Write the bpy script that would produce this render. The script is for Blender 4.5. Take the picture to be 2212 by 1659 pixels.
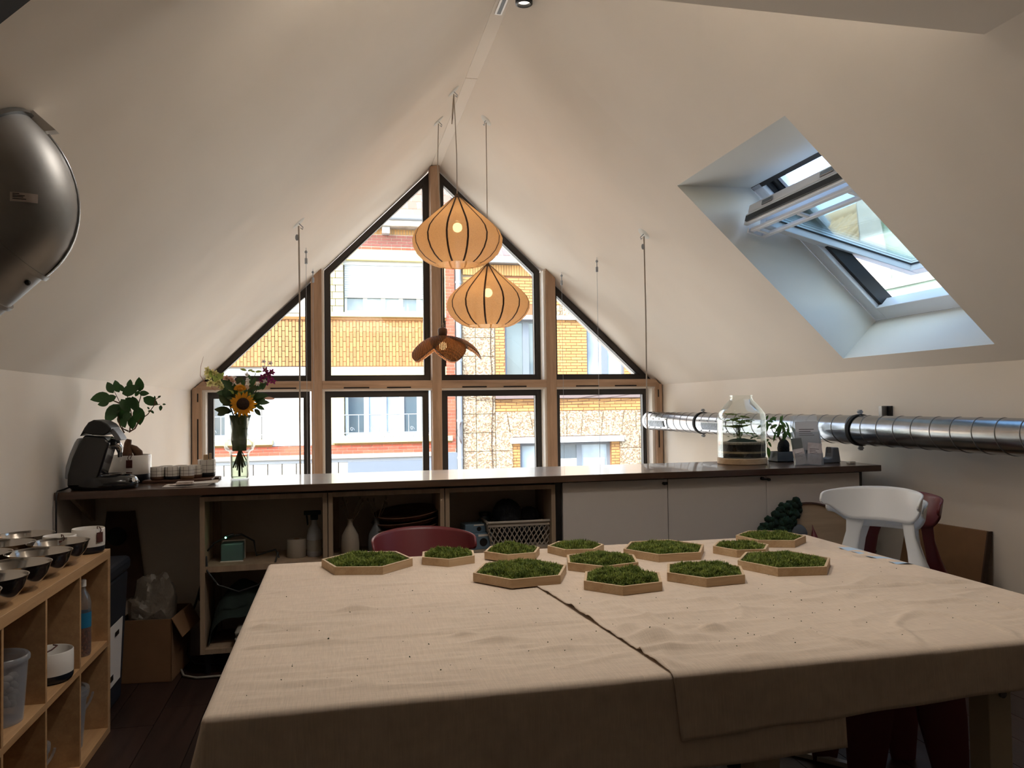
import bpy, math, random
from math import sin, cos, pi, radians, sqrt, atan2, hypot
from mathutils import Vector, Matrix, noise, Euler
random.seed(7)
for o in list(bpy.data.objects): bpy.data.objects.remove(o)
SC = bpy.context.scene
COL = SC.collection

# ------------------------------------------------------------------ camera
CAM = Vector((0.0, 0.0, 1.36))
def setup_camera():
    yaw, pitch, roll = radians(12.486), radians(1.480), radians(-0.7446)
    f = Vector((sin(yaw) * cos(pitch), cos(yaw) * cos(pitch), sin(pitch)))
    r = Vector((cos(yaw), -sin(yaw), 0)); u = r.cross(f)
    r2 = r * cos(roll) + u * sin(roll); u2 = -r * sin(roll) + u * cos(roll)
    cd = bpy.data.cameras.new('camera'); cd.sensor_fit = 'HORIZONTAL'; cd.sensor_width = 36.0
    cd.lens = 1704.2 * 36.0 / 2212.0; cd.clip_start = 0.05; cd.clip_end = 300
    co = bpy.data.objects.new('camera', cd); COL.objects.link(co)
    co.matrix_world = Matrix(((r2.x, u2.x, -f.x, CAM.x), (r2.y, u2.y, -f.y, CAM.y), (r2.z, u2.z, -f.z, CAM.z), (0, 0, 0, 1)))
    SC.camera = co
setup_camera()

# ------------------------------------------------------------------ light
SUN_DIR = Vector((-0.60, -0.47, 0.65)).normalized()     # from the scene towards the sun: behind the house, over its left slope
def setup_light():
    w = bpy.data.worlds.new('sky'); SC.world = w; w.use_nodes = True
    nt = w.node_tree; nt.nodes.clear()
    out = nt.nodes.new('ShaderNodeOutputWorld'); bg = nt.nodes.new('ShaderNodeBackground')
    sky = nt.nodes.new('ShaderNodeTexSky'); sky.sky_type = 'NISHITA'; sky.sun_disc = False
    sky.sun_elevation = math.asin(SUN_DIR.z); sky.sun_rotation = atan2(SUN_DIR.x, SUN_DIR.y)
    sky.dust_density = 2.0; sky.ozone_density = 1.0
    bg.inputs['Strength'].default_value = 0.58
    nt.links.new(sky.outputs[0], bg.inputs['Color']); nt.links.new(bg.outputs[0], out.inputs['Surface'])
    sd = bpy.data.lights.new('sun', 'SUN'); sd.energy = 1.2; sd.angle = radians(0.55); sd.color = (1.0, 0.95, 0.87)
    so = bpy.data.objects.new('sun', sd); COL.objects.link(so)
    so.rotation_euler = SUN_DIR.to_track_quat('Z', 'Y').to_euler(); so.location = (-6, -6, 12)
    # area light added outside the gable panes to brighten the room
    ad = bpy.data.lights.new('gable_fill_light', 'AREA'); ad.shape = 'RECTANGLE'; ad.size = 4.7; ad.size_y = 5.6; ad.energy = 90.0; ad.color = (1.0, 0.96, 0.92)
    ao = bpy.data.objects.new('gable_fill_light', ad); COL.objects.link(ao); ao.location = (1.03, 8.30, 1.0); ao.rotation_euler = (radians(-90), 0, 0)
setup_light()
SC.view_settings.view_transform = 'Standard'; SC.view_settings.look = 'None'
SC.view_settings.exposure = 1.17; SC.view_settings.gamma = 1.0; SC.view_settings.use_curve_mapping = False

# ------------------------------------------------------------------ materials
def lin(c):
    if isinstance(c, str):
        c = c.lstrip('#'); c = [int(c[i:i + 2], 16) / 255 for i in (0, 2, 4)]
    return tuple(x / 12.92 if x <= 0.04045 else ((x + 0.055) / 1.055) ** 2.4 for x in c)
def newmat(name):
    m = bpy.data.materials.new(name); m.use_nodes = True; nt = m.node_tree; nt.nodes.clear()
    out = nt.nodes.new('ShaderNodeOutputMaterial'); return m, nt, out
def N(nt, t, **k):
    n = nt.nodes.new(t)
    for a, b in k.items(): setattr(n, a, b)
    return n
def coords(nt, stretch=(1, 1, 1), kind='Object'):
    tc = N(nt, 'ShaderNodeTexCoord'); mp = N(nt, 'ShaderNodeMapping'); mp.inputs['Scale'].default_value = stretch
    nt.links.new(tc.outputs[kind], mp.inputs['Vector']); return mp.outputs['Vector']
def mixc(nt, fac, a, b, mode='MIX'):
    m = N(nt, 'ShaderNodeMix', data_type='RGBA', blend_type=mode)
    L = nt.links
    if hasattr(fac, 'links'): L.new(fac, m.inputs[0])
    else: m.inputs[0].default_value = fac
    for s, v in ((m.inputs[6], a), (m.inputs[7], b)):
        if hasattr(v, 'links'): L.new(v, s)
        else: s.default_value = (*v, 1)
    return m.outputs[2]
def ramp(nt, fac, p0, p1):
    r = N(nt, 'ShaderNodeMapRange'); r.inputs[1].default_value = p0; r.inputs[2].default_value = p1
    nt.links.new(fac, r.inputs[0]); return r.outputs[0]
def mat(name, col, rough=0.6, metal=0.0, var=0.0, scale=20, detail=3, bump=0.0, bscale=None, stretch=(1, 1, 1), island=0.0,
        alt=None, spec=0.5, sss=0, coat=0.0, translucent=0.0, dist=0.01):
    m, nt, out = newmat(name); L = nt.links
    b = N(nt, 'ShaderNodeBsdfPrincipled')
    c = lin(col); b.inputs['Base Color'].default_value = (*c, 1)
    b.inputs['Roughness'].default_value = rough; b.inputs['Metallic'].default_value = metal
    b.inputs['Specular IOR Level'].default_value = spec; b.inputs['Coat Weight'].default_value = coat
    src = None
    if var or alt or bump:
        v = coords(nt, stretch)
        nz = N(nt, 'ShaderNodeTexNoise'); nz.inputs['Scale'].default_value = scale; nz.inputs['Detail'].default_value = detail
        L.new(v, nz.inputs['Vector'])
        if var or alt:
            f = ramp(nt, nz.outputs['Fac'], 0.32, 0.68)
            lo = lin(alt) if alt else tuple(x * (1 - var) for x in c)
            hi = c if alt else tuple(min(1, x * (1 + var)) for x in c)
            src = mixc(nt, f, lo, hi)
        if bump:
            nb = N(nt, 'ShaderNodeTexNoise'); nb.inputs['Scale'].default_value = bscale or scale; nb.inputs['Detail'].default_value = 4
            L.new(v, nb.inputs['Vector'])
            bp = N(nt, 'ShaderNodeBump'); bp.inputs['Strength'].default_value = bump; bp.inputs['Distance'].default_value = dist
            L.new(nb.outputs['Fac'], bp.inputs['Height']); L.new(bp.outputs[0], b.inputs['Normal'])
    if island:
        g = N(nt, 'ShaderNodeNewGeometry')
        f = g.outputs['Random Per Island']
        if src is None: src = mixc(nt, f, tuple(x * (1 - island) for x in c), tuple(min(1, x * (1 + island)) for x in c))
        else:
            k = mixc(nt, f, (1 - island,) * 3, (1 + island * .6,) * 3); src = mixc(nt, 1.0, src, k, 'MULTIPLY')
    if src is not None: L.new(src, b.inputs['Base Color'])
    if translucent:
        t = N(nt, 'ShaderNodeBsdfTranslucent'); t.inputs['Color'].default_value = (*c, 1)
        if src is not None: L.new(src, t.inputs['Color'])
        mx = N(nt, 'ShaderNodeMixShader'); mx.inputs[0].default_value = translucent
        L.new(b.outputs[0], mx.inputs[1]); L.new(t.outputs[0], mx.inputs[2]); L.new(mx.outputs[0], out.inputs['Surface'])
    else: L.new(b.outputs[0], out.inputs['Surface'])
    return m
def wood(name, c1, c2, rough=0.5, axis='X', scale=6.0, knots=0.0, bump=0.05, coat=0.0, island=0.0, stretch=14):
    m, nt, out = newmat(name); L = nt.links
    b = N(nt, 'ShaderNodeBsdfPrincipled'); b.inputs['Roughness'].default_value = rough; b.inputs['Coat Weight'].default_value = coat
    st = {'X': (1, stretch, stretch), 'Y': (stretch, 1, stretch), 'Z': (stretch, stretch, 1)}[axis]
    v = coords(nt, st)
    n1 = N(nt, 'ShaderNodeTexNoise'); n1.inputs['Scale'].default_value = scale * .35; n1.inputs['Detail'].default_value = 6; n1.inputs['Distortion'].default_value = .6
    n2 = N(nt, 'ShaderNodeTexNoise'); n2.inputs['Scale'].default_value = scale * 2.2; n2.inputs['Detail'].default_value = 3
    L.new(v, n1.inputs['Vector']); L.new(v, n2.inputs['Vector'])
    a = mixc(nt, ramp(nt, n1.outputs['Fac'], .3, .7), lin(c1), lin(c2))
    a = mixc(nt, 1.0, a, mixc(nt, n2.outputs['Fac'], (.82,) * 3, (1.14,) * 3), 'MULTIPLY')
    if island:
        oi = N(nt, 'ShaderNodeObjectInfo'); a = mixc(nt, 1.0, a, mixc(nt, oi.outputs['Random'], (1 - island,) * 3, (1 + island,) * 3), 'MULTIPLY')
    L.new(a, b.inputs['Base Color'])
    if bump:
        bp = N(nt, 'ShaderNodeBump'); bp.inputs['Strength'].default_value = bump; bp.inputs['Distance'].default_value = .004
        L.new(n2.outputs['Fac'], bp.inputs['Height']); L.new(bp.outputs[0], b.inputs['Normal'])
    L.new(b.outputs[0], out.inputs['Surface']); return m
def glass(name, tint=(1, 1, 1), edge=0.35, rough=0.0, base=0.04, top=0.8, milk=0.0):
    m, nt, out = newmat(name); L = nt.links
    t = N(nt, 'ShaderNodeBsdfTransparent'); t.inputs['Color'].default_value = (*tint, 1)
    g = N(nt, 'ShaderNodeBsdfGlossy'); g.inputs['Roughness'].default_value = rough; g.inputs['Color'].default_value = (.95, .97, .97, 1)
    lw = N(nt, 'ShaderNodeLayerWeight'); lw.inputs['Blend'].default_value = edge
    r = N(nt, 'ShaderNodeMapRange'); r.inputs[3].default_value = base; r.inputs[4].default_value = top
    L.new(lw.outputs['Fresnel'], r.inputs[0])
    mx = N(nt, 'ShaderNodeMixShader'); L.new(r.outputs[0], mx.inputs[0]); L.new(t.outputs[0], mx.inputs[1]); L.new(g.outputs[0], mx.inputs[2])
    if milk:
        d = N(nt, 'ShaderNodeBsdfDiffuse'); d.inputs['Color'].default_value = (.8, .82, .86, 1); tl = N(nt, 'ShaderNodeBsdfTranslucent'); tl.inputs['Color'].default_value = (.8, .82, .86, 1)
        m1 = N(nt, 'ShaderNodeMixShader'); m1.inputs[0].default_value = .5; L.new(d.outputs[0], m1.inputs[1]); L.new(tl.outputs[0], m1.inputs[2])
        m2 = N(nt, 'ShaderNodeMixShader'); m2.inputs[0].default_value = milk; L.new(mx.outputs[0], m2.inputs[1]); L.new(m1.outputs[0], m2.inputs[2]); mx = m2
    L.new(mx.outputs[0], out.inputs['Surface']); return m
def emit(name, col, s):
    m, nt, out = newmat(name); e = N(nt, 'ShaderNodeEmission'); e.inputs['Color'].default_value = (*lin(col), 1); e.inputs['Strength'].default_value = s
    nt.links.new(e.outputs[0], out.inputs['Surface']); return m
def pebbles(name):
    m, nt, out = newmat(name); L = nt.links
    b = N(nt, 'ShaderNodeBsdfPrincipled'); b.inputs['Roughness'].default_value = .85
    v = coords(nt); vo = N(nt, 'ShaderNodeTexVoronoi'); vo.inputs['Scale'].default_value = 34; L.new(v, vo.inputs['Vector'])
    sp = N(nt, 'ShaderNodeSeparateColor'); L.new(vo.outputs['Color'], sp.inputs[0])
    a = mixc(nt, ramp(nt, sp.outputs[0], .35, .75), lin('#7d6650'), lin('#d8c3a0'))
    a = mixc(nt, ramp(nt, vo.outputs['Distance'], .45, .75), a, lin('#a08d74'))
    L.new(a, b.inputs['Base Color']); bp = N(nt, 'ShaderNodeBump'); bp.inputs['Strength'].default_value = .3; bp.inputs['Distance'].default_value = .012; bp.invert = True
    L.new(vo.outputs['Distance'], bp.inputs['Height']); L.new(bp.outputs[0], b.inputs['Normal'])
    L.new(b.outputs[0], out.inputs['Surface']); return m
def linen(name, c):
    m, nt, out = newmat(name); L = nt.links
    b = N(nt, 'ShaderNodeBsdfPrincipled'); b.inputs['Roughness'].default_value = .95; b.inputs['Specular IOR Level'].default_value = .1
    b.inputs['Sheen Weight'].default_value = .15
    v = coords(nt)
    n0 = N(nt, 'ShaderNodeTexNoise'); n0.inputs['Scale'].default_value = 2.2; n0.inputs['Detail'].default_value = 3; L.new(v, n0.inputs['Vector'])
    a = mixc(nt, ramp(nt, n0.outputs['Fac'], .3, .7), tuple(x * .93 for x in lin(c)), tuple(x * 1.05 for x in lin(c)))
    h = None
    for st in ((60, 900, 60), (900, 60, 60)):
        mp = N(nt, 'ShaderNodeMapping'); mp.inputs['Scale'].default_value = st; L.new(v, mp.inputs['Vector'])
        n = N(nt, 'ShaderNodeTexNoise'); n.inputs['Scale'].default_value = .35; n.inputs['Detail'].default_value = 2; L.new(mp.outputs[0], n.inputs['Vector'])
        a = mixc(nt, 1.0, a, mixc(nt, n.outputs['Fac'], (.86,) * 3, (1.12,) * 3), 'MULTIPLY'); h = n.outputs['Fac']
    bp = N(nt, 'ShaderNodeBump'); bp.inputs['Strength'].default_value = .25; bp.inputs['Distance'].default_value = .002
    L.new(h, bp.inputs['Height']); L.new(bp.outputs[0], b.inputs['Normal'])
    L.new(a, b.inputs['Base Color']); L.new(b.outputs[0], out.inputs['Surface']); return m
def woven(name, c1, c2, trans=.35):
    m, nt, out = newmat(name); L = nt.links
    v = coords(nt); wv = []
    for ax in ('X', 'Y'):
        w = N(nt, 'ShaderNodeTexWave', wave_type='BANDS', bands_direction=ax); w.inputs['Scale'].default_value = 26; w.inputs['Distortion'].default_value = .8
        L.new(v, w.inputs['Vector']); wv.append(w.outputs['Fac'])
    mm = N(nt, 'ShaderNodeMath', operation='MULTIPLY'); L.new(wv[0], mm.inputs[0]); L.new(wv[1], mm.inputs[1])
    a = mixc(nt, mm.outputs[0], lin(c1), lin(c2))
    b = N(nt, 'ShaderNodeBsdfPrincipled'); b.inputs['Roughness'].default_value = .7; L.new(a, b.inputs['Base Color'])
    bp = N(nt, 'ShaderNodeBump'); bp.inputs['Distance'].default_value = .004; L.new(mm.outputs[0], bp.inputs['Height']); L.new(bp.outputs[0], b.inputs['Normal'])
    t = N(nt, 'ShaderNodeBsdfTranslucent'); L.new(a, t.inputs['Color'])
    mx = N(nt, 'ShaderNodeMixShader'); mx.inputs[0].default_value = trans; L.new(b.outputs[0], mx.inputs[1]); L.new(t.outputs[0], mx.inputs[2])
    tr = N(nt, 'ShaderNodeBsdfTransparent'); m2 = N(nt, 'ShaderNodeMixShader'); r = ramp(nt, mm.outputs[0], .12, .05)
    k = N(nt, 'ShaderNodeMath', operation='MULTIPLY'); k.inputs[1].default_value = .35; L.new(r, k.inputs[0])
    L.new(k.outputs[0], m2.inputs[0]); L.new(mx.outputs[0], m2.inputs[1]); L.new(tr.outputs[0], m2.inputs[2])
    L.new(m2.outputs[0], out.inputs['Surface']); return m

M = {}
M['plaster'] = mat('plaster', '#ece2d5', .92, var=.03, scale=1.2, bump=.35, bscale=2.2, dist=.012, spec=.2)
M['plaster_white'] = mat('plaster_white', '#e0e0da', .9, bump=.1, bscale=8, dist=.003, spec=.2)
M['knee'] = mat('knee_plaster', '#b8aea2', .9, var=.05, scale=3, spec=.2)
M['timber'] = wood('larch_timber', '#a08066', '#be9d82', .6, 'Z', 5, bump=.05)
M['timber_x'] = wood('larch_timber_rail', '#a08066', '#be9d82', .6, 'X', 5, bump=.05)
M['lit_edge'] = mat('pale_lit_edge', '#e6ddd2', .7)  # pale tone stands in for light catching the timber sides
M['alu_dark'] = mat('anthracite_aluminium', '#2c2724', .45, spec=.5)
M['slot'] = mat('black_slot', '#181310', .8)
M['pane'] = glass('window_glass', (.96, .98, .97), .2, base=.03)
M['plank'] = wood('dark_floor_wood', '#241714', '#3b2822', .42, 'Y', 4, bump=.08, island=.18)
M['counter'] = wood('dark_counter_wood', '#3a2820', '#59402f', .3, 'X', 3.5, bump=.03, coat=.25)
M['unit_wood'] = wood('pale_grey_oak', '#8e7a66', '#a8927a', .6, 'Z', 4, bump=.02)
M['oak_veneer'] = wood('oak_veneer', '#a9825a', '#c19a6f', .5, 'Y', 4, bump=.02)
M['door_white'] = mat('white_melamine', '#cfc8c2', .5, var=.01, scale=2)
M['black'] = mat('black_plastic', '#121214', .4)
M['black_gloss'] = mat('glossy_black_plastic', '#0b0c11', .18, coat=.3)
M['black_rubber'] = mat('black_rubber', '#101010', .8)
M['steel'] = mat('polished_steel', '#b9b4ae', .16, 1.0)
M['chrome'] = mat('chrome', '#cfcfcf', .08, 1.0)
M['galv'] = mat('galvanised_steel', '#9da1a6', .24, 1.0, var=.12, scale=9, bump=.03, bscale=5)
M['galv_dark'] = mat('galvanised_steel_elbow', '#9a9896', .5, 1.0, var=.15, scale=7, bump=.03, bscale=4)
M['ceramic'] = mat('white_ceramic', '#e2ddd6', .3, coat=.2)
M['navy'] = mat('dark_navy_glaze', '#151a24', .35)
M['leather'] = mat('brown_leather', '#4f2219', .6, var=.15, scale=60)
M['linen'] = linen('natural_linen', '#d2bfac')
M['moss'] = mat('moss_green', '#949f4a', .85, var=.25, scale=30, island=.45, alt='#566a28', translucent=.3)
M['moss_base'] = mat('moss_under_layer', '#2c3d16', .95, var=.3, scale=60, bump=.6, bscale=150)
M['moss_dark'] = mat('dark_moss', '#0f2a1a', .95, var=.3, scale=40, island=.4)
M['maple'] = wood('pale_frame_wood', '#b59672', '#cbb08c', .6, 'X', 7, bump=.03)
M['white_plastic'] = mat('white_chair_plastic', '#e4e6e8', .38)
M['red_plastic'] = mat('dark_red_chair_plastic', '#642025', .42)
M['cardboard'] = mat('cardboard', '#7b5a3c', .85, var=.06, scale=10)
M['paper'] = mat('white_paper', '#d9d2cb', .8)
M['paper_pink'] = mat('printed_paper', '#bcaaa2', .8, var=.2, scale=18, alt='#e1d6ce')
M['paper_grey'] = mat('grey_green_card', '#6d7468', .8)
M['acrylic'] = glass('clear_acrylic', (.93, .95, .97), .3, .05, base=.08, top=.6, milk=.13)
M['clearglass'] = glass('clear_glass', (.98, .99, .98), .2, 0.0, base=.02, top=.5)
M['sash_glass'] = glass('tinted_sash_glass', (.74, .84, .84), .2, base=.05)
M['water'] = glass('vase_water', (.80, .84, .74), .15, base=.02)
M['bucket'] = glass('bucket_plastic', (.9, .91, .94), .3, .2, base=.05, top=.4, milk=.24)
M['frost'] = mat('translucent_plastic', '#c3c4c8', .35, translucent=.5)
M['leaf'] = mat('ficus_leaf', '#2c4a22', .4, var=.2, scale=25, translucent=.2)
M['leaf2'] = mat('bonsai_leaf', '#3b5a24', .45, var=.3, scale=25, translucent=.3)
M['leaf_light'] = mat('pale_green_leaf', '#8f9a4a', .6, var=.25, scale=25, translucent=.35)
M['fern'] = mat('fern_green', '#6f8d3c', .7, island=.3, translucent=.3)
M['stem'] = mat('green_stem', '#3d4a24', .7)
M['bark'] = mat('brown_bark', '#5e3f2a', .8, var=.25, scale=30, bump=.4, bscale=60)
M['soil'] = mat('black_soil', '#0e0b0a', .95, bump=.6, bscale=120)
M['sand'] = mat('pale_sand', '#a39273', .95, var=.2, scale=80)
M['gravel'] = mat('grey_gravel', '#8b8373', .9, var=.3, scale=90, bump=.8, bscale=120)
M['yellow'] = mat('sunflower_petal', '#e8a010', .6, var=.15, scale=30, translucent=.3)
M['seedhead'] = mat('sunflower_seed_head', '#3a2314', .9, var=.4, scale=120, bump=1, bscale=200)
M['purple'] = mat('purple_petal', '#7a1d52', .6, var=.2, scale=40, translucent=.3)
M['cream_petal'] = mat('cream_petal', '#d9cf8e', .6, var=.15, scale=40, translucent=.4)
M['white_petal'] = mat('white_petal', '#e8e0dc', .6, translucent=.4)
M['pink_petal'] = mat('pink_petal', '#c99a86', .6, translucent=.4)
M['grey_pot'] = mat('grey_concrete_pot', '#55585a', .7, var=.06, scale=30)
M['grey_plastic'] = mat('grey_plastic', '#6d6f73', .5)
M['shade'] = mat('lamp_fabric', '#cfb08a', .9, var=.08, scale=180, translucent=.5, spec=.1)
def see_through(m, k):
    nt = m.node_tree; out = [n for n in nt.nodes if n.type == 'OUTPUT_MATERIAL'][0]; src = out.inputs['Surface'].links[0].from_socket
    t = nt.nodes.new('ShaderNodeBsdfTransparent'); mx = nt.nodes.new('ShaderNodeMixShader'); mx.inputs[0].default_value = k
    nt.links.new(src, mx.inputs[1]); nt.links.new(t.outputs[0], mx.inputs[2]); nt.links.new(mx.outputs[0], out.inputs['Surface'])
see_through(M['shade'], .10)
M['rib'] = mat('dark_brown_rib', '#3b2516', .7)
M['rattan'] = woven('woven_rattan', '#4a2c14', '#a97340', .3)
M['walnut'] = wood('walnut_knob', '#4a2f1f', '#6a462e', .5, 'Z', 8)
M['bulb'] = emit('warm_bulb', '#ffd596', 7)
M['spot_lens'] = emit('spot_lens', '#fff0dc', 1.2)
M['led'] = emit('green_led', '#70ffb0', 8)
M['cable'] = mat('grey_textile_cable', '#a89c90', .8)
M['cable_brown'] = mat('brown_textile_cable', '#5c4634', .8)
M['teal'] = mat('teal_plastic', '#567472', .5)
M['blue_box'] = mat('pale_blue_cardboard', '#5d7486', .8)
M['bottle_white'] = mat('matt_white_ceramic', '#94897c', .8)
M['basket'] = mat('beige_plastic_basket', '#a59b90', .6)
M['dark_yarn'] = mat('dark_blue_fabric', '#14161d', .95, var=.3, scale=30, bump=.8, bscale=60)
M['dark_green_fabric'] = mat('dark_green_fabric', '#1a2723', .95, var=.2, scale=12, bump=.4, bscale=30)
M['grey_fabric'] = mat('grey_white_fabric', '#8c877e', .9, bump=.4, bscale=20)
M['plate_wood'] = wood('brown_plate_wood', '#54382a', '#6b4a36', .55, 'X', 5)
M['dry'] = mat('dried_flower', '#6b5d4c', .9)
M['bin'] = mat('dark_blue_plastic', '#20242e', .5)
M['bag'] = mat('clear_plastic_bag', '#8f8478', .3, translucent=.4, bump=.8, bscale=18, dist=.02)
M['brown_cloth'] = mat('dark_brown_cloth', '#4a342b', .9, var=.3, scale=6)
M['stone_white'] = mat('pale_pebble', '#a59a8e', .8, island=.3)
M['seeds'] = mat('orange_seeds', '#8a4a22', .7, var=.5, scale=120, bump=.8, bscale=120)
M['label_blue'] = mat('blue_label', '#1f6f94', .5)
M['disc_wood'] = wood('disc_board', '#9c8468', '#b39a7b', .7, 'X', 2)
M['disc_rim'] = mat('brown_disc_rim', '#4a2f24', .6)
M['pvc'] = mat('white_window_paint', '#dfe4ea', .35)
M['sill_dark'] = mat('black_gasket', '#1d1d1f', .6)
M['blue_film'] = mat('pale_blue_plastic_film', '#a9c2da', .4)
M['table_white'] = mat('cream_table_leg', '#b9ab93', .5)
# outside
M['cream'] = mat('cream_render', '#d3c78f', .9, var=.04, scale=3)
M['white_render'] = mat('white_render', '#cfccc6', .9, var=.02, scale=2)
M['tan_tile'] = mat('tan_facing_tile', '#b07a4a', .7, island=.14)
M['mortar'] = mat('brown_mortar', '#8a6236', .9)
M['red_brick'] = mat('red_brick', '#b3573f', .8, island=.2)
M['shaded_brick'] = mat('shaded_red_brick', '#945a50', .85, island=.12)  # red brick with the shade on the upper band put into its colour
M['mortar_pale'] = mat('pale_mortar', '#c5b5a2', .9)
M['brick_joint'] = mat('brown_brick_joint', '#8f6244', .9)
M['yellow_brick'] = mat('yellow_brick', '#b98a52', .75, island=.16)
M['pebble'] = pebbles('pebble_dash')
M['joint'] = mat('panel_joint', '#8f7f68', .9)
M['roof_tile'] = mat('brown_roof_tile', '#8f6f5f', .8, island=.2)
M['roof_grey'] = mat('mauve_roof_tile', '#80706d', .8, island=.18)
M['roof_beige'] = mat('beige_roof_tile', '#b7a285', .8, island=.22)
M['zinc'] = mat('grey_zinc', '#999ea5', .5, .3)
M['shutter'] = mat('white_roller_shutter', '#c6c9cd', .5)
M['pvc_out'] = mat('white_pvc_frame', '#cdd1d6', .5)
M['grey_frame'] = mat('grey_window_frame', '#747c86', .5)
M['dark_glass'] = mat('dark_window_glass', '#56656f', .08, spec=.8, coat=.5)
M['curtain_glass'] = mat('curtained_window_glass', '#9fb0bd', .1, spec=.8, var=.25, scale=1.5, coat=.4)
M['shopfront'] = mat('blue_grey_shopfront', '#6d7784', .6)
M['concrete'] = mat('pale_concrete', '#b3aca1', .9, var=.05, scale=3)
M['peeling'] = mat('peeling_white_paint', '#d2cdc4', .8, var=.0, scale=6, alt='#9d9184', detail=8)
M['asphalt'] = mat('street_asphalt', '#77757a', .95, var=.1, scale=4)
M['greenroof'] = mat('pale_green_roof_sheet', '#8fa08c', .7, var=.2, scale=2)

# ------------------------------------------------------------------ mesh builder
class MB:
    def __init__(s): s.v = []; s.f = []
    def add(s, v, f):
        n = len(s.v); s.v += [tuple(p) for p in v]; s.f += [tuple(i + n for i in q) for q in f]; return s
    def box(s, x0, x1, y0, y1, z0, z1):
        return s.add([(x, y, z) for z in (z0, z1) for y in (y0, y1) for x in (x0, x1)],
                     [(0, 2, 3, 1), (4, 5, 7, 6), (0, 1, 5, 4), (2, 6, 7, 3), (0, 4, 6, 2), (1, 3, 7, 5)])
    def hexa(s, p):     # 8 points, same order as box
        return s.add(p, [(0, 2, 3, 1), (4, 5, 7, 6), (0, 1, 5, 4), (2, 6, 7, 3), (0, 4, 6, 2), (1, 3, 7, 5)])
    def obox(s, mtx, sx, sy, sz):
        return s.hexa([mtx @ Vector((x * sx / 2, y * sy / 2, z * sz / 2)) for z in (-1, 1) for y in (-1, 1) for x in (-1, 1)])
    def beam(s, a, b, w, h, up=(0, 0, 1)):
        a = Vector(a); b = Vector(b); d = (b - a); L = d.length; d.normalize(); up = Vector(up)
        x = d.cross(up)
        if x.length < 1e-4: x = d.cross(Vector((1, 0, 0)))
        x.normalize(); z = x.cross(d)
        return s.hexa([a + d * (L * j) + x * (i * w / 2) + z * (k * h / 2) for k in (-1, 1) for j in (0, 1) for i in (-1, 1)])
    def prism(s, poly, ext):
        n = len(poly); e = Vector(ext); p = [Vector(q) for q in poly]
        return s.add(p + [q + e for q in p], [tuple(range(n - 1, -1, -1)), tuple(range(n, 2 * n))] + [(i, (i + 1) % n, n + (i + 1) % n, n + i) for i in range(n)])
    def ring(s, outer, inner, ext):      # polygon frame with a hole, extruded
        n = len(outer); e = Vector(ext); O = [Vector(q) for q in outer]; I = [Vector(q) for q in inner]
        v = O + I + [q + e for q in O] + [q + e for q in I]; f = []
        for i in range(n):
            j = (i + 1) % n
            f += [(i, n + i, n + j, j), (2 * n + i, 2 * n + j, 3 * n + j, 3 * n + i), (i, j, 2 * n + j, 2 * n + i), (n + i, 3 * n + i, 3 * n + j, n + j)]
        return s.add(v, f)
    def tube(s, pts, r, n=8, cap=True):
        pts = [Vector(p) for p in pts]; m = len(pts); rr = r if isinstance(r, (list, tuple)) else [r] * m
        t0 = (pts[1] - pts[0]).normalized(); x = t0.orthogonal().normalized(); v = []; f = []
        for i, p in enumerate(pts):
            t = (pts[min(i + 1, m - 1)] - pts[max(i - 1, 0)]).normalized()
            x = (x - t * x.dot(t)).normalized(); y = t.cross(x)
            v += [p + (x * cos(2 * pi * k / n) + y * sin(2 * pi * k / n)) * rr[i] for k in range(n)]
        for i in range(m - 1):
            for k in range(n): f.append((i * n + k, i * n + (k + 1) % n, (i + 1) * n + (k + 1) % n, (i + 1) * n + k))
        if cap: f += [tuple(range(n - 1, -1, -1)), tuple(range((m - 1) * n, m * n))]
        return s.add(v, f)
    def cyl(s, a, b, r, n=16): return s.tube([a, b], r, n)
    def lathe(s, prof, n=32, c=(0, 0, 0), sx=1, sy=1, mod=None):
        v = []; f = []; m = len(prof)
        for r, z in prof:
            for k in range(n):
                a = 2 * pi * k / n; q = r * (mod(a, z) if mod else 1)
                v.append((c[0] + q * cos(a) * sx, c[1] + q * sin(a) * sy, c[2] + z))
        for i in range(m - 1):
            for k in range(n): f.append((i * n + k, i * n + (k + 1) % n, (i + 1) * n + (k + 1) % n, (i + 1) * n + k))
        if prof[0][0] > 1e-5 and False: pass
        return s.add(v, f)
    def ball(s, c, r, nu=12, nv=8, jitter=0):
        rx, ry, rz = r if isinstance(r, (tuple, list)) else (r, r, r)
        v = [(c[0], c[1], c[2] - rz)]; f = []
        for j in range(1, nv):
            b = -pi / 2 + pi * j / nv
            for k in range(nu):
                a = 2 * pi * k / nu; q = 1 + (random.uniform(-jitter, jitter) if jitter else 0)
                v.append((c[0] + rx * q * cos(b) * cos(a), c[1] + ry * q * cos(b) * sin(a), c[2] + rz * q * sin(b)))
        v.append((c[0], c[1], c[2] + rz))
        for k in range(nu): f.append((0, 1 + (k + 1) % nu, 1 + k))
        for j in range(nv - 2):
            for k in range(nu): f.append((1 + j * nu + k, 1 + j * nu + (k + 1) % nu, 1 + (j + 1) * nu + (k + 1) % nu, 1 + (j + 1) * nu + k))
        t = len(v) - 1
        for k in range(nu): f.append((t, 1 + (nv - 2) * nu + k, 1 + (nv - 2) * nu + (k + 1) % nu))
        return s.add(v, f)
    def grid(s, nu, nv, fn):
        v = [fn(i / nu, j / nv) for j in range(nv + 1) for i in range(nu + 1)]
        f = [(j * (nu + 1) + i, j * (nu + 1) + i + 1, (j + 1) * (nu + 1) + i + 1, (j + 1) * (nu + 1) + i) for j in range(nv) for i in range(nu)]
        return s.add(v, f)
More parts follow.
